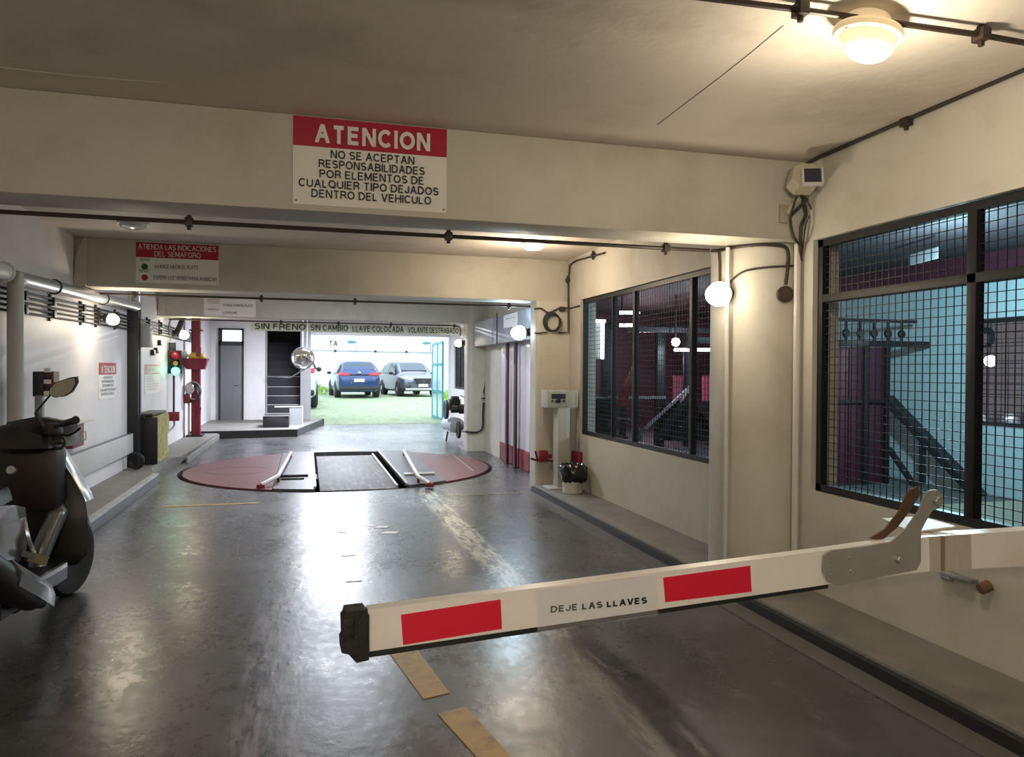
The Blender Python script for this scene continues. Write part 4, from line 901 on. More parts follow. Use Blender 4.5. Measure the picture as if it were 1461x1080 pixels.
obj('case', MB().box(vx+V((-.055, -.05, -.075)), vx+V((.06, .04, .065)), .01), RED, t); obj('side_knob', MB().cyl(vx+V((.06, 0, -.01)), vx+V((.12, 0, -.01)), .028, 12), RED, t)
obj('lever', MB().bar(vx+V((-.07, -.02, -.05)), vx+V((-.10, -.02, .06)), .02, .02), BLACK, t)
conduit('dark pipe below the red valve box leading behind the pillar', [P(757, 654, Y=8.83), P(768, 657, Y=8.8), P(785, 657, Y=8.8), P(795, 661, Y=8.75)], .014, name='conduit')
vr = P(823, 651, X=W-.03); t = thing('valve_box', 'small red box on the right wall above the bagged bucket', 'box', vr)
obj('case', MB().box((W-.06, vr.y-.12, vr.z-.09), (W, vr.y+.12, vr.z+.06), .008), RED, t); obj('pipe', MB().tube([(W-.03, vr.y, vr.z+.06), (W-.03, vr.y, vr.z+.22)], .012, 7), GREY, t)
bc = P(817, 690, Y=8.15); t = thing('paint_bucket', 'white bucket lined with a black bin bag on the right kerb', 'bucket', (bc.x, 8.15, .08))
obj('pail', MB().lathe([(.10, 0), (.115, .005), (.13, .20), (.128, .205), (.11, .01)], (bc.x, 8.15, .081), n=28), mat('bucket_plastic', (.58, .56, .50), .4, dirt=(.25, .22, .17), dirtamt=.6, dscale=9), t)
bg_ = MB().lathe([(.125, .13), (.145, .16), (.165, .22), (.16, .29), (.15, .32), (.12, .335), (.09, .30), (.0, .26)], (bc.x+.01, 8.15, .081), n=40)
for v_ in bg_.b.verts: v_.co += V((noise.noise(v_.co*28), noise.noise(v_.co*25+V((4, 0, 0))), noise.noise(v_.co*22+V((0, 9, 0)))))*.028
obj('bin_bag', bg_, BAG, t, sharp=50)
obj('lettering', text_mb('K55', (bc.x+.015, 8.15-.128, .14), V((.98, .17, 0)), (0, 0, 1), .075, .07, .02, lift=.003), GREY, t)
# compressor beside the exit
y_ = 15.25; x_ = P(652, 620, Y=y_).x
t = thing('air_compressor', 'black and grey wheeled air compressor standing left of the third column', 'compressor', (x_, y_, 0))
obj('tank', MB().lathe([(0, 0), (.10, .02), (.155, .07), (.16, .12), (.16, .66), (.155, .71), (.10, .76), (0, .78)], (x_-.02, y_-.25, .36), (-.12, 1, 0), 24), mat('pale_tank', (.40, .45, .46), .4), t)
obj('motor', MB().cyl((x_+.0, y_-.16, .70), (x_+.14, y_-.18, .70), .10, 20).cyl((x_-.16, y_-.13, .70), (x_-.0, y_-.16, .70), .08, 16), BLACK, t)
obj('pump', MB().box((x_-.15, y_-.10, .66), (x_+.05, y_+.14, .90), .02), BLACK, t)
for k in range(6): obj('cooling_fin', MB().box((x_-.17, y_-.12, .74+.03*k), (x_+.07, y_+.16, .748+.03*k)), BLACK, t)
obj('head', MB().box((x_-.12, y_-.08, .90), (x_+.03, y_+.12, .96), .02), DGREY, t)
obj('belt_guard', MB().cyl((x_-.20, y_+.02, .68), (x_-.26, y_+.02, .68), .20, 24), DGREY, t)
for s_ in (-.06, .12): obj('wheel', MB().cyl((x_+s_, y_-.34, .28), (x_+s_+.05, y_-.34, .28), .17, 24), RUBBER if s_ < 0 else GREY, t)
obj('leg', MB().bar((x_-.14, y_+.3, .2), (x_-.17, y_+.32, .0), .03), DGREY, t); obj('leg', MB().bar((x_+.1, y_-.34, .2), (x_+.16, y_-.40, .0), .05), DGREY, t)
obj('handle', MB().tube([(x_+.10, y_-.2, .72), (x_+.12, y_-.22, .92), (x_+.02, y_-.2, .98)], .012, 7, smooth=3), STEEL, t)
obj('frame_rail', MB().tube([(x_-.19, y_-.3, .24), (x_-.19, y_+.4, .24)], .015, 7), STEEL, t)
# open gate leaf at the exit
t = thing('gate_leaf', 'open glazed gate leaf with teal frame folded back at the exit', 'gate', (3.74, 21.9, 0))
TEAL = mat('teal_gate_paint', (.05, .30, .36), .4); FROST = mat('frosted_panel', (.55, .72, .75), .3, alpha=.55)
obj('frame', MB().box((3.72, 20.95, .02), (3.76, 21.02, 2.33)).box((3.72, 22.75, .04), (3.76, 22.82, 2.33)).box((3.72, 21.02, 2.26), (3.76, 22.75, 2.33)).box((3.72, 21.02, .06), (3.76, 22.75, .13)), TEAL, t)
for z_ in (.82, 1.62): obj('cross_rail', MB().box((3.715, 21.02, z_), (3.765, 22.75, z_+.09)), TEAL, t)
obj('mullion', MB().box((3.72, 21.85, .13), (3.76, 21.89, 2.26)), TEAL, t)
for (ya, yb2) in ((21.03, 21.84), (21.90, 22.74)):
    for za, zb2 in ((.14, .81), (.92, 1.61), (1.72, 2.25)): obj('pane', MB().box((3.735, ya, za), (3.745, yb2, zb2)), FROST, t)
# ------------------------------------------------------------------ fluorescent fittings added to brighten the back bays, hidden by the beams
FIX = (( .6, 10.9, 'added unseen fluorescent batten on the ceiling over the turntable', 70, (.86, .92, 1)), (.6, 17.6, 'added unseen fluorescent batten on the ceiling before the exit', 380, (.84, .88, 1)))
for x, y, lb, en, cl in FIX:
    t = thing('added_fluorescent_lamp', lb, 'lamp', (x, y, CE))
    obj('housing', MB().box((x-.62, y-.06, CE-.05), (x+.62, y+.06, CE-.002), .006), LGREY, t)
    for s_ in (-.03, .03): obj('tube', MB().cyl((x-.6, y+s_, CE-.07), (x+.6, y+s_, CE-.07), .014, 10), TUBEL, t)
    l_ = D.lights.new('lamp_or_fill_light', 'AREA'); l_.shape = 'RECTANGLE'; l_.size = 1.2; l_.size_y = .12; l_.energy = en; l_.color = cl
    lo = D.objects.new('lamp_or_fill_light', l_); COL.objects.link(lo); lo.location = (x, y, CE-.09)

# ------------------------------------------------------------------ vehicles in the yard
CARGL = mat('car_window_glass', (.05, .08, .10), .05, var=.02)
TYRE = mat('tyre_rubber', (.02, .02, .02), .8); RIM = mat('alloy_rim', (.35, .36, .38), .3, .8); CHR = mat('car_chrome', (.6, .6, .62), .12, 1)
TAILR = mat('tail_lamp_red', (.55, .03, .04), .2); HEADL = mat('head_lamp_glass', (.75, .78, .80), .1); TRIMB = mat('car_black_trim', (.02, .02, .022), .5)
def suv(name, label, loc, rz, paint, tone, kind='suv', cat='car'):
    """nose towards local +Y, origin on the ground under the middle; 4.6 x 1.85 x 1.66 m"""
    t = thing(name, label, cat, loc, rz)
    pm = mat('car_paint_'+tone, paint, .28, .35, var=.04, coat=.6)
    # (y, half width, belt z, half roof width, top z, bottom z)
    S = [(-2.26, .70, .80, .60, .84, .42), (-2.22, .84, .96, .70, 1.02, .30), (-2.08, .89, 1.02, .66, 1.30, .26), (-1.75, .915, 1.04, .62, 1.58, .24), (-1.2, .925, 1.03, .64, 1.65, .22), (-.3, .925, 1.0, .66, 1.66, .22), (.35, .925, .98, .64, 1.58, .22),
         (.95, .92, .97, .66, 1.16, .22), (1.3, .915, .95, .72, 1.03, .24), (1.9, .90, .88, .70, .97, .26), (2.18, .84, .80, .66, .86, .28), (2.28, .72, .70, .55, .74, .40)]
    rings = []
    for y, w_, zb_, wr, zt, z0 in S:
        h_ = [(w_*.80, z0), (w_*.97, z0+.10), (w_, (z0+zb_)/2), (w_*.985, zb_-.03), (w_*.955, zb_), (wr+.02, zt-.07), (wr*.80, zt-.012), (wr*.35, zt)]
        rings.append([(x, y, z) for x, z in h_]+[(-x, y, z) for x, z in h_[::-1]])
    obj('body', MB().loft(rings), pm, t, world=False, sharp=28)
    def face(pts, m_, nm, lb=None, th=.012):
        c_ = sum((V(p_) for p_ in pts), V())/len(pts); n_ = (V(pts[1])-V(pts[0])).cross(V(pts[2])-V(pts[0])).normalized()
        if n_.dot(c_-V((0, 0, .9))) < 0: n_ = -n_
        m__ = MB(); A_ = [m__.b.verts.new(V(p_)+n_*th) for p_ in pts]; B_ = [m__.b.verts.new(V(p_)-n_*.03) for p_ in pts]; k_ = len(pts)
        m__.b.faces.new(A_); m__.b.faces.new(B_[::-1])
        for i in range(k_): m__.b.faces.new((A_[i], A_[(i+1) % k_], B_[(i+1) % k_], B_[i]))
        return obj(nm, m__, m_, t, world=False, label=lb)
    face([(-.60, .90, 1.20), (.60, .90, 1.20), (.55, .40, 1.54), (-.55, .40, 1.54)], CARGL, 'windshield', th=.02)
    face([(-.60, -2.10, 1.22), (.60, -2.10, 1.22), (.54, -1.86, 1.50), (-.54, -1.86, 1.50)], CARGL, 'rear_window', th=.02)
    for s_ in (-1, 1):
        face([(s_*.90, .75, 1.05), (s_*.90, -.35, 1.07), (s_*.72, -.35, 1.50), (s_*.73, .25, 1.46)], CARGL, 'side_window', th=.02)
        face([(s_*.90, -.42, 1.07), (s_*.895, -1.75, 1.10), (s_*.70, -1.60, 1.46), (s_*.72, -.42, 1.50)], CARGL, 'side_window', th=.02)
        obj('mirror', MB().sphere((s_*1.02, .62, 1.08), .10, 1, .6, .75), TRIMB, t, world=False)
        for y in (-1.38, 1.38):
            obj('wheel_arch', MB().cyl((s_*.70, y, .37), (s_*.935, y, .37), .40, 28), TRIMB, t, world=False)
            wh = obj('wheel', MB().lathe([(.10, 0), (.30, .0), (.35, .04), (.35, .20), (.30, .24), (.10, .24)], (s_*.72, y, .35), (s_, 0, 0), 28), TYRE, t, world=False)
            obj('rim', MB().lathe([(0, .246), (.05, .25), (.22, .225), (.235, .245), (.235, .20), (0, .2)], (s_*.72, y, .35), (s_, 0, 0), 24), RIM, wh, world=False)
        obj('roof_rail', MB().tube([(s_*.58, -1.5, 1.655), (s_*.60, -.3, 1.70), (s_*.58, .3, 1.62)], .015, 6), CHR, t, world=False)
        # rear lamp and reflectors
        face([(s_*.86, -2.20, .98), (s_*.40, -2.245, .98), (s_*.42, -2.235, 1.06), (s_*.84, -2.15, 1.12)], TAILR, 'tail_lamp', 'red tail lamp', .03)
        face([(s_*.80, -2.25, .42), (s_*.50, -2.27, .42), (s_*.50, -2.27, .48), (s_*.80, -2.25, .50)], TAILR, 'reflector', None, .02)
        # head lamp and fog lamp
        face([(s_*.86, 2.08, .84), (s_*.48, 2.22, .76), (s_*.46, 2.20, .85), (s_*.84, 2.0, .93)], HEADL, 'head_lamp', 'clear head lamp', .03)
        face([(s_*.78, 2.24, .42), (s_*.56, 2.28, .42), (s_*.56, 2.28, .54), (s_*.78, 2.22, .56)], TRIMB, 'fog_recess', None, .02)
    obj('rear_bumper', MB().box((-.84, -2.32, .34), (.84, -2.10, .50), .05), TRIMB, t, world=False)
    obj('tail_strip', MB().box((-.42, -2.262, .985), (.42, -2.22, 1.03), .006), TRIMB, t, world=False)
    obj('front_bumper', MB().box((-.82, 2.12, .30), (.82, 2.33, .40), .04), CHR if tone == 'silver' else TRIMB, t, world=False)
    gr_ = obj('grille', MB().prism([(-.40, .84), (.40, .84), (.30, .58), (-.30, .58)], Matrix(((1, 0, 0, 0), (0, 0, -1, 2.22), (0, 1, 0, 0), (0, 0, 0, 1))), -.10), TRIMB, t, world=False)
    for k in range(3): obj('grille_bar', MB().box((-.36+.02*k, 2.315, .78-.06*k), (.36-.02*k, 2.325, .80-.06*k)), CHR, gr_, world=False)
    obj('emblem', MB().lathe([(.0, 0), (.075, 0), (.07, .012), (0, .014)], (0, 2.325, .72), (0, 1, 0), 24, sx=1.25, sy=.8), CHR, t, world=False, label='oval badge')
    obj('emblem', MB().lathe([(.0, 0), (.06, 0), (.055, .012), (0, .014)], (0, -2.262, 1.10), (0, -1, .1), 24, sx=1.1, sy=.8), CHR, t, world=False, label='oval badge')
    for y, z in ((-2.275, .70), (2.335, .46)):
        obj('number_plate', MB().box((-.22, y-.01, z), (.22, y+.01, z+.13), .003), SWHITE, t, world=False)
    return t
def yz(y): return max(0, min(.36, (y-21.3)*.0371))
suv('suv_car', 'dark blue car seen from behind on the pavers outside the exit', (1.92, 32.6, .36), math.radians(3), (.025, .055, .16), 'blue')
suv('suv_car', 'silver grey car facing the exit with its front on the pavers', (4.42, 33.6, .36), math.radians(180+9), (.12, .135, .18), 'silver')
wv = suv('white_vehicle', 'white vehicle only partly seen at the left edge of the exit opening', (-.60, 27.6, yz(27.6)), math.radians(0), (.80, .80, .80), 'white')
wv.scale = (1, 1, 1.18)
for o_ in D.objects:
    if o_.get('category') == 'car' and o_.location.y > 30: o_.scale = (.95, .95, .93)
# yard wall fittings
t = thing('yard_pipe_run', 'thin grey pipe run along the white yard wall behind the cars', 'pipe', (3, 36.55, 2.4))
obj('pipe', MB().tube([(-3, 36.55, 2.44), (6.4, 36.55, 2.36), (6.4, 36.55, 2.9)], .022, 7), GREY, t)
for x in (1.3, 3.2, 4.7, 6.2): obj('pipe_clip', MB().box((x-.05, 36.5, 2.35), (x+.05, 36.59, 2.45)), DGREY, t)
for x, lb in ((2.05, 'left blue-grey floodlight high on the white yard wall'), (5.65, 'right dark floodlight high on the white yard wall')):
    t = thing('flood_light', lb, 'lamp', (x, 36.4, 2.75)); obj('arm', MB().tube([(x+.22, 36.58, 2.42), (x+.22, 36.4, 2.42), (x+.22, 36.35, 2.85), (x+.05, 36.3, 2.88)], .02, 6), GREY, t)
    obj('head', MB().lathe([(.0, 0), (.10, .01), (.22, .10), (.22, .13), (0, .13)], (x, 36.3, 2.93), (0, -.2, -1), 20), mat('teal_lamp_head', (.12, .30, .36), .4), t)
yt = thing('wall_lettering', 'grey letters TA painted on the white yard wall', 'lettering', (.9, 36.6, 2.6))
obj('lettering', text_mb('TA', (1.0, 36.595, 2.62), (1, 0, 0), (0, 0, 1), .42, .26, .02), DGREY, yt)
BUSH = mat('bright_green_leaves', (.30, .50, .10), .7, var=.4, scale=20)
for x, y, s_, lb in ((5.55, 29.3, .42, 'bright green weeds at the right of the yard'), (.35, 34.8, .5, 'pale green shrub left of the blue car')):
    m__ = MB()
    for k in range(260):
        a_ = random.uniform(0, 6.283); r_ = s_*math.sqrt(random.random())*1.3; h_ = random.uniform(.05, s_)*(1.2-r_/s_*.5)
        c_ = V((x+r_*math.cos(a_), y+r_*math.sin(a_), yz(y)+h_)); d_ = V((random.uniform(-1, 1), random.uniform(-1, 1), random.uniform(.2, 1))).normalized()*.09; e_ = d_.cross(V((.3, .5, .2))).normalized()*.03
        m__.b.faces.new([m__.b.verts.new(p_) for p_ in (c_-d_, c_+e_, c_+d_, c_-e_)])
    tag(obj('weeds' if s_ < .45 else 'shrub', m__, BUSH), lb, 'plant', kind='stuff')

# ------------------------------------------------------------------ side room behind the grilles
t = thing('sliding_door', 'dark maroon ribbed sliding door with top rail seen through the near grille', 'door', (6.6, 8.3, 0))
k = 0; x = 5.0
while x < 7.5:
    obj('panel', MB().box((x+.01, 8.30, .03), (x+.31, 8.34+(.02 if k % 2 else 0), 1.84), .006), MAROON, t); x += .32; k += 1
for x in (5.6, 6.55, 7.15, 7.50): obj('stile', MB().box((x-.03, 8.24, .02), (x+.03, 8.30, 1.86), .004), BLACK, t)
obj('rail', MB().box((4.6, 8.22, 1.85), (8.15, 8.30, 1.93), .004), BLACK, t); obj('mid_bar', MB().box((5.0, 8.25, 1.10), (7.5, 8.28, 1.14)), BLACK, t)
t = thing('door_track', 'thin black track with hanging rollers above the maroon sliding door', 'track', (6.8, 8.2, 2.15))
obj('track', MB().box((5.2, 8.16, 2.17), (7.88, 8.20, 2.21)), BLACK, t)
for k in range(9):
    x = 5.9+.22*k; obj('roller', MB().cyl((x, 8.17, 2.02), (x, 8.22, 2.02), .05, 10), BLACK, t); obj('hanger', MB().box((x-.012, 8.18, 1.93), (x+.012, 8.21, 2.17)), BLACK, t)
sa, sb = P(1266, 568, X=7.95), P(1398, 708, X=7.95)
t = thing('side_ramp_beam', 'dark sloping steel beam against the cyan wall in the side room', 'beam', (7.95, sb.y, 0))
obj('beam', MB().bar(sa, sb, .16, .10), DGREY, t)
obj('prop', MB().bar(P(1316, 622, X=7.9), P(1316, 690, X=7.9), .06), DGREY, t); obj('brace', MB().bar(P(1268, 640, X=7.8), P(1318, 712, X=7.8), .06), DGREY, t)
t = thing('low_platform', 'dark maroon low platform on the side room floor below the near grille', 'platform', (6.2, 4.2, 0))
obj('deck', MB().box((5.5, 3.0, .22), (7.4, 5.6, .28), .006), mat('platform_edge', (.14, .14, .09), .5), t); obj('skirt', MB().box((5.53, 3.03, .0), (7.37, 5.57, .22)), MAROON, t)
c_ = P(1407, 481, X=8.17); t = thing('cable_coil', 'dark cable coil hanging on the cyan wall at the inner window', 'coil', c_)
for k in range(3): obj('loop', MB().torus(c_+V((-.02*k, 0, -.01*k)), (1, 0, 0), .115-.008*k, .014, 24, 6), BLACK, t)
suv('suv_car', 'dark violet car roof seen through the inner window of the side room', (10.8, 6.9, 0), math.radians(75), (.05, .03, .09), 'violet')
t = thing('wall_lamp', 'white glowing lamp beyond the inner window of the side room', 'lamp', (11, 8.2, 2.1))
c_ = P(1413, 515, X=10.5); obj('bulb', MB().sphere(c_, .09), LAMPC, t); obj('stem', MB().cyl(c_+V((0, 0, .08)), (c_.x, c_.y, 2.98), .02, 8), DGREY, t)
lp_ = P(1318, 366, X=6.5); t = thing('name_plate', 'small grey plate with letters on the dark beam above the cyan wall', 'sign', lp_)
MP = frame(lp_, (-.25, -.97, 0), (0, 0, 1)); obj('plate', MB().box((-.28, -.06, 0), (.28, .06, .01), M=MP @ Matrix.Rotation(math.radians(0), 4, 'Z')), GREY, t)
for s_ in (-.2, .2): q1 = MP @ V((s_, .05, 0)); obj('hanger', MB().cyl(q1, (q1.x, q1.y, 2.98), .006, 6), BLACK, t)
YB = 13.2
H = lambda x, y, Y=YB: P(x, y, Y=Y)
t = thing('car_lift', 'dark steel car lift with crossed diagonal struts seen through the far grille', 'lift', (6.6, YB, 0))
obj('strut', MB().bar(H(938, 628), H(988, 556), .10, .12), DGREY, t); obj('strut', MB().bar(H(984, 560), H(1020, 612), .14, .12), MAROON, t)
obj('strut', MB().bar(H(920, 612), H(984, 552), .05), GREY, t)
for px_ in (872, 950, 992): b_ = H(px_, 560); obj('column', MB().box((b_.x-.08, YB+.2, 0), (b_.x+.08, YB+.36, 2.5), .006), DGREY, t)
a_ = H(868, 567); b_ = H(950, 567); obj('cross_beam', MB().bar(a_, b_, .05), GREY, t); a_ = H(895, 470); b_ = H(1020, 472); obj('cross_beam', MB().bar(a_, b_, .10), DGREY, t)
obj('platform', MB().bar(H(950, 600)+V((0, .1, 0)), H(1030, 602)+V((0, .1, 0)), .06, .8), DGREY, t)
PINK = mat('pink_red_sheet', (.78, .10, .22), .4, var=.2, scale=3, stretch=(8, 1, 1)); REDS = mat('bright_red_sheet', (.60, .05, .06), .4)
for (xa, xb), lb in (((961, 994), 'pink sheet panel standing behind the crossed struts'), ((1002, 1022), 'second pink sheet panel at the right of the far grille')):
    p0, p1 = H(xa, 590, 14.6), H(xb, 536, 14.6); tag(obj('sheet_panel', MB().box((p0.x, 14.6, 0.0), (p1.x, 14.64, p1.z), .004), PINK), lb, 'panel')
t = thing('red_chute', 'bright red slanted sheet behind the middle of the far grille', 'panel', H(890, 600, 12.4))
M_ = frame(H(876, 580, 12.4), (1, 0, 0), (0, 0, 1)); q0 = [M_.inverted() @ H(x, y, 12.4) for x, y in ((876, 580), (893, 580), (906, 522), (902, 522))]
obj('sheet', MB().prism([(v_.x, v_.y) for v_ in q0], M_, .03), REDS, t); b_ = H(890, 580, 12.4); obj('stand', MB().box((b_.x-.05, 12.42, 0), (b_.x+.05, 12.5, b_.z)), DGREY, t)
c_ = H(890, 600, 11.8); t = thing('hose_reel', 'pale wire hose reel on the floor behind the far grille', 'reel', (c_.x, 11.8, 0))
for k in range(6): obj('ring', MB().torus((c_.x, 11.8+.05*k, .36), (.15, 1, 0), .32, .012, 26, 6), GREY, t)
obj('stand', MB().box((c_.x-.2, 11.8, .0), (c_.x+.2, 12.1, .06)).cyl((c_.x, 11.7, .36), (c_.x, 12.2, .36), .03, 10), BLACK, t)
for (xa, xb, lb) in ((829, 851, 'pale grey wire crate at the left of the far grille'), (853, 869, 'dark grey bin beside the pale crate behind the far grille')):
    p0, p1 = H(xa, 615, 11.4), H(xb, 570, 11.4); m_ = GREY if xa < 840 else DGREY
    t = thing('crate', lb, 'crate', ((p0.x+p1.x)/2, 11.5, 0)); obj('body', MB().box((p0.x, 11.4, .0), (p1.x, 11.8, p1.z), .01), m_, t); obj('lid', MB().box((p0.x-.02, 11.38, p1.z), (p1.x+.02, 11.82, p1.z+.03), .006), LGREY if xa < 840 else GREY, t)
c_ = H(964, 488, 13.0); t = thing('pendant_lamp', 'cyan-white glowing bulb seen through the far grille', 'lamp', c_)
obj('bulb', MB().sphere(c_, .085), LAMPC, t); obj('stem', MB().cyl(c_+V((0, 0, .07)), (c_.x, c_.y, 2.98), .015, 8), BLACK, t)
for x0, x1, y_, lb in ((884, 912, 446, 'upper of two glowing tubes behind the far grille'), (884, 910, 464, 'lower of two glowing tubes behind the far grille'), (962, 1016, 499, 'broken row of bright glowing tubes at the right of the far grille')):
    a_, b_ = H(x0, y_, 13.4), H(x1, y_, 13.4); t = thing('tube_lamp', lb, 'lamp', a_)
    obj('tube', MB().cyl(a_, b_, .035, 10), TUBEL, t); obj('stem', MB().cyl(a_+V((.05, 0, .02)), (a_.x+.05, 13.4, 2.98), .012, 6), BLACK, t)
a_, b_ = H(846, 458, 13.4), H(856, 512, 13.4); t = thing('lit_panel', 'tall bright frame shape at the left of the far grille', 'lamp', a_)
obj('upright', MB().bar(a_, V((a_.x, 13.4, b_.z)), .05), TUBEL, t); obj('upright', MB().bar(V((b_.x+.05, 13.4, a_.z)), V((b_.x+.05, 13.4, b_.z)), .05), TUBEL, t); obj('cap', MB().bar(a_, V((b_.x+.1, 13.4, a_.z)), .06), TUBEL, t)
obj('back', MB().box((a_.x, 13.45, b_.z), (b_.x+.05, 13.5, a_.z)), GREY, t); obj('stem', MB().cyl((a_.x+.1, 13.47, a_.z), (a_.x+.1, 13.47, 2.98), .012, 6), BLACK, t)

# ------------------------------------------------------------------ scooter
SH = math.radians(6)
s_ax = V((math.cos(SH), -math.sin(SH), 0))
FW = V((-1.5, 5.5, 0))-.06*s_ax
t = thing('motor_scooter', 'dark grey and black motor scooter parked at the left edge, seen from behind', 'scooter', FW, -SH)
SG = mat('scooter_silver_grey', (.20, .20, .205), .28, .55, var=.05, coat=.5); SB = mat('scooter_black_plastic', (.014, .013, .014), .42, var=.2); SBR = mat('scooter_brown_black', (.018, .012, .011), .45, var=.2)
SS = mat('scooter_bright_silver', (.62, .62, .66), .25, .6)
def so(n, mb, m, par=None, lb=None, sharp=40): return obj(n, mb, m, par or t, world=False, label=lb, sharp=sharp)
def wheel(y, nm, st=0, xo=0):
    ax = V((math.cos(st), -math.sin(st), 0)); c_ = V((xo, y, .26))
    w_ = so(nm, MB().lathe([(.16, -.04), (.205, -.055), (.245, -.05), (.262, -.02), (.262, .02), (.245, .05), (.205, .055), (.16, .04)], c_, ax, 40), RUBBER)
    so('rim', MB().lathe([(.0, -.03), (.05, -.04), (.165, -.03), (.17, -.042), (.17, .042), (.165, .03), (.05, .04), (0, .03)], c_, ax, 24), SB, w_); return w_
wheel(0, 'front_wheel', math.radians(9), .03); wheel(-1.50, 'rear_wheel')
ff = MB().loft([[(x*w_, y+.0, z) for x, z in ((-.09, -.06), (-.075, 0), (0, .03), (.075, 0), (.09, -.06))] for w_, y in ((.5, .30), (1, .2))] if False else
    [[V((.02, 0, .26))+V((xx, -(r_)*math.cos(a_), r_*math.sin(a_))) for xx, r_ in ((-.085, .24), (-.075, .285), (0, .30), (.075, .285), (.085, .24), (0, .275))] for a_ in [math.radians(15+12*k) for k in range(12)]])
so('front_fender', ff, SB)
so('fork', MB().tube([(.145, .0, .26), (.13, -.06, .5)], .022, 8).tube([(-.035, .0, .26), (-.03, -.06, .5)], .022, 8).tube([(.05, -.05, .5), (.03, -.22, .98)], .035, 10), SB)
# leg shield: dark inner face, silver outer edge
def shield(z):   # half width and y at height z
    T = [(.24, .17, -.20), (.30, .24, -.22), (.36, .262, -.22), (.55, .262, -.22), (.68, .240, -.20), (.85, .16, -.22), (1.02, .10, -.30), (1.06, .08, -.34)]
    for (z0, w0, y0), (z1, w1, y1) in zip(T, T[1:]):
        if z <= z1: f = (z-z0)/(z1-z0); return w0+(w1-w0)*f, y0+(y1-y0)*f
    return T[-1][1:]
rg = []
for k in range(15):
    z = .26+.80*k/14; w_, y = shield(z); rg.append([(-w_, y-.05, z), (-w_*.6, y+.02, z), (0, y+.05, z), (w_*.6, y+.02, z), (w_, y-.05, z), (w_*.55, y-.09, z), (0, y-.07, z), (-w_*.55, y-.09, z)])
so('leg_shield', MB().loft(rg), SB, sharp=60)
for s_ in (-1, 1):
    mb = MB(); L_ = []
    for k in range(10):
        z = .66+.38*k/9; w_, y = shield(z); q_ = .032 if 0 < k < 9 else .012
        L_.append([(s_*(w_+.004), y-.055-q_*.5, z), (s_*(w_+.018), y-.04, z), (s_*(w_+.010), y+.05, z), (s_*(w_-.01), y-.01, z)])
    so('shield_edge', mb.loft(L_), SS, lb='bright silver edge of the leg shield')
# silver inner tube panel beside the knees
for s_ in (1,):
    so('inner_panel', MB().tube([(s_*.10, -.34, .72), (s_*.115, -.33, .62), (s_*.085, -.40, .48), (s_*.06, -.46, .36), (s_*.07, -.50, .26)], [.03]*4+[.055]*4+[.055]*4+[.05]*4+[.035], 12, smooth=4), SG, lb='curved silver grey inner panel')
so('glove_box', MB().box((-.23, -.42, .62), (.15, -.24, 1.02), .07), SBR); so('key_switch', MB().cyl((-.10, -.42, .88), (-.10, -.45, .89), .026, 18), SS)
so('floor_board', MB().prism([(-.20, -1.2), (.20, -1.2), (.20, -.42), (.14, -.26), (-.14, -.26), (-.20, -.42)], Matrix.Translation((0, 0, .22)), .10), SB)
so('floor_rib', MB().box((.19, -.92, .30), (.215, -.45, .325), .004), SS)
# handlebar set
hb = MB().loft([[(x, -.42+dy*.9, 1.07+dz) for dy, dz in ((-.10*w_, -.04*w_), (-.09*w_, .05*w_), (0, .085*w_), (.10*w_, .04*w_), (.12*w_, -.03*w_), (0, -.08*w_))] for x, w_ in ((-.30, .35), (-.22, .8), (-.10, 1.15), (.04, 1.1), (.12, .75), (.18, .35))])
so('handlebar_cover', hb, SBR, sharp=60)
so('dash_cowl', MB().loft([[(x, y, z) for x, z in ((-w_, 1.02), (-w_*.8, h_), (0, h_+.03), (w_*.8, h_), (w_, 1.02))] for y, w_, h_ in ((-.52, .12, 1.10), (-.38, .19, 1.17), (-.20, .21, 1.16), (-.05, .15, 1.05))]), SB, sharp=60)
gR, gL = V((.345, -.66, 1.20)), V((-.42, -.42, 1.16))
hc = V((.10, -.47, 1.13)); 
so('handlebar', MB().tube([gL, (-.25, -.50, 1.12), (-.05, -.43, 1.10), hc, gR], .013, 8), BLACK)
so('grip', MB().lathe([(.016, 0), (.02, .005), (.019, .13), (.024, .14), (.016, .145)], gR-(gR-hc).normalized()*.145, gR-hc, 16), RUBBER); so('grip', MB().lathe([(.016, 0), (.02, .005), (.019, .13), (.016, .14)], gL, V((.2, .12, -.04)), 16), RUBBER)
so('switch_block', MB().box((.12, -.54, 1.10), (.20, -.46, 1.17), .015), SBR)
so('brake_lever', MB().tube([(.15, -.44, 1.12), (.20, -.44, 1.09), (.26, -.47, 1.11), (.31, -.52, 1.14)], .007, 6, smooth=3), BLACK)
so('lever_guard', MB().tube([(.13, -.50, 1.09), (.16, -.50, 1.03), (.20, -.50, 1.02), (.22, -.50, 1.06), (.20, -.50, 1.09)], .008, 6, smooth=3), SBR)
mm = so('mirror', MB().tube([(.09, -.46, 1.14), (.055, -.46, 1.20), (.045, -.46, 1.235)], .012, 8).tube([(.045, -.46, 1.235), (.13, -.48, 1.335)], .006, 8), BLACK)
MM = frame((.205, -.50, 1.378), (.93, -.15, .22), (-.15, -.1, 1)); mp_ = [(-.085, -.02), (-.075, .015), (-.03, .042), (.055, .052), (.098, .048), (.092, .012), (.045, -.035), (.0, -.05), (-.06, -.045)]
so('mirror_shell', MB().prism(mp_, MM, -.025), BLACK, mm)
so('mirror_glass', MB().prism([(x*.93, y*.90) for x, y in mp_], MM @ Matrix.Translation((0, 0, .001)), .002), mat('mirror_glass', (.62, .60, .48), .12, .9, var=.02), mm)
n0_ = set(D.objects)
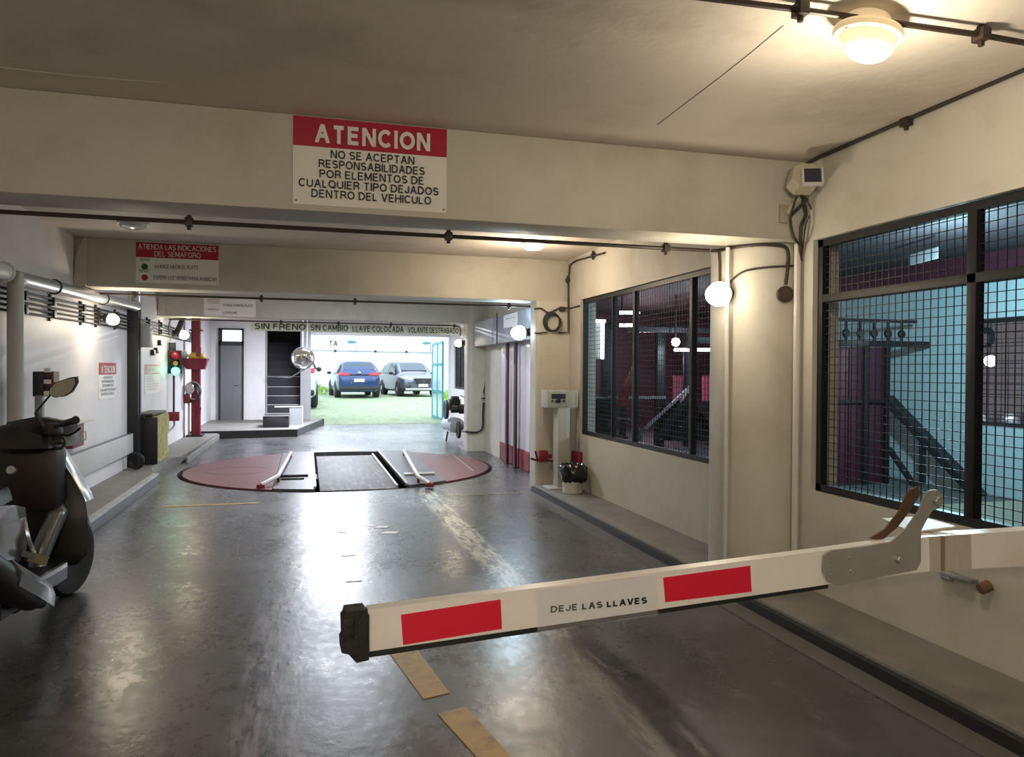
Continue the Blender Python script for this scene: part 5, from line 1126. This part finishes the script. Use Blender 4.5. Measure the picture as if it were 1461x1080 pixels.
# rear body, seat, side panel
rb_ = []
for y, w_, zt, zb_ in ((-.64, .09, .66, .46), (-.74, .17, .76, .40), (-.90, .19, .80, .40), (-1.1, .22, .83, .44), (-1.35, .22, .86, .50), (-1.6, .18, .90, .60), (-1.78, .10, .92, .72)):
    rb_.append([(-w_, y, (zt+zb_)/2), (-w_*.9, y, zt-.03), (0, y, zt), (w_*.9, y, zt-.03), (w_, y, (zt+zb_)/2+.03), (w_*.92, y, zb_+.08), (w_*.6, y, zb_), (-w_*.6, y, zb_)])
so('rear_body', MB().loft(rb_), SG, sharp=50)
so('seat', MB().loft([[(-w_, y, z-.02), (-w_*.85, y, z+.05), (0, y, z+.07), (w_*.85, y, z+.05), (w_, y, z-.02)] for y, w_, z in ((-.72, .08, .77), (-.85, .14, .81), (-1.1, .17, .80), (-1.25, .16, .84), (-1.5, .15, .90), (-1.72, .09, .92))]), SB, sharp=60)
so('body_trim', MB().tube([(.10, -.70, .72), (.165, -.78, .66), (.20, -.80, .55), (.18, -.70, .46), (.15, -.66, .42)], .012, 8, smooth=4), SS, lb='bright silver trim line of the side panel')
so('lettering', text_mb('CRT', V((.222, -1.22, .745)), V((0, 1, 0)), V((-.15, 0, 1)), .12, .035, .01, lift=.006), SS)
so('engine', MB().box((-.16, -1.36, .18), (.15, -.84, .42), .04), SB)
for k in range(6): so('cooling_fin', MB().box((.14, -.93, .20+.03*k), (.19, -.80, .208+.03*k)), DGREY)
so('foot_peg', MB().bar((.18, -.78, .47), (.24, -.70, .42), .035, .05), mat('bare_brass_peg', (.42, .34, .20), .35, .7))
so('peg_bracket', MB().bar((.17, -.84, .50), (.20, -.76, .46), .025, .03), SG)
E0, E1 = V((.25, -.66, .20)), V((.27, -1.50, .62))
so('exhaust', MB().tube([(.12, -.60, .17), (.22, -.72, .20), (.25, -.90, .28), (.26, -1.10, .38), E1], [.025]*3+[.04]*3+[.075]*3+[.085]*3+[.07], 14, smooth=3), SB)
so('heat_shield', MB().loft([[V(p_)+V((.0, 0, 0))+q_ for q_ in (V((.085*f, 0, -.04)), V((.10*f, 0, .03)), V((.05*f, 0, .09)), V((.02, 0, .088)), V((.07*f, 0, .03)))] for p_, f in (((.25, -.70, .20), .4), ((.255, -.86, .27), .8), ((.262, -1.0, .34), .9), ((.27, -1.24, .47), .9))]), SG, lb='silver slotted heat shield')
so('side_stand', MB().tube([(-.15, -.9, .2), (-.26, -.95, .01)], .014, 8), BLACK); so('centre_stand', MB().tube([(.10, -1.0, .2), (.14, -1.08, .012)], .014, 8), BLACK)
for o_ in D.objects:      # the rear half sits further back on the long floor board
    if o_ not in n0_ and o_.parent is t and o_.type == 'MESH':
        for v_ in o_.data.vertices: v_.co.y -= .10
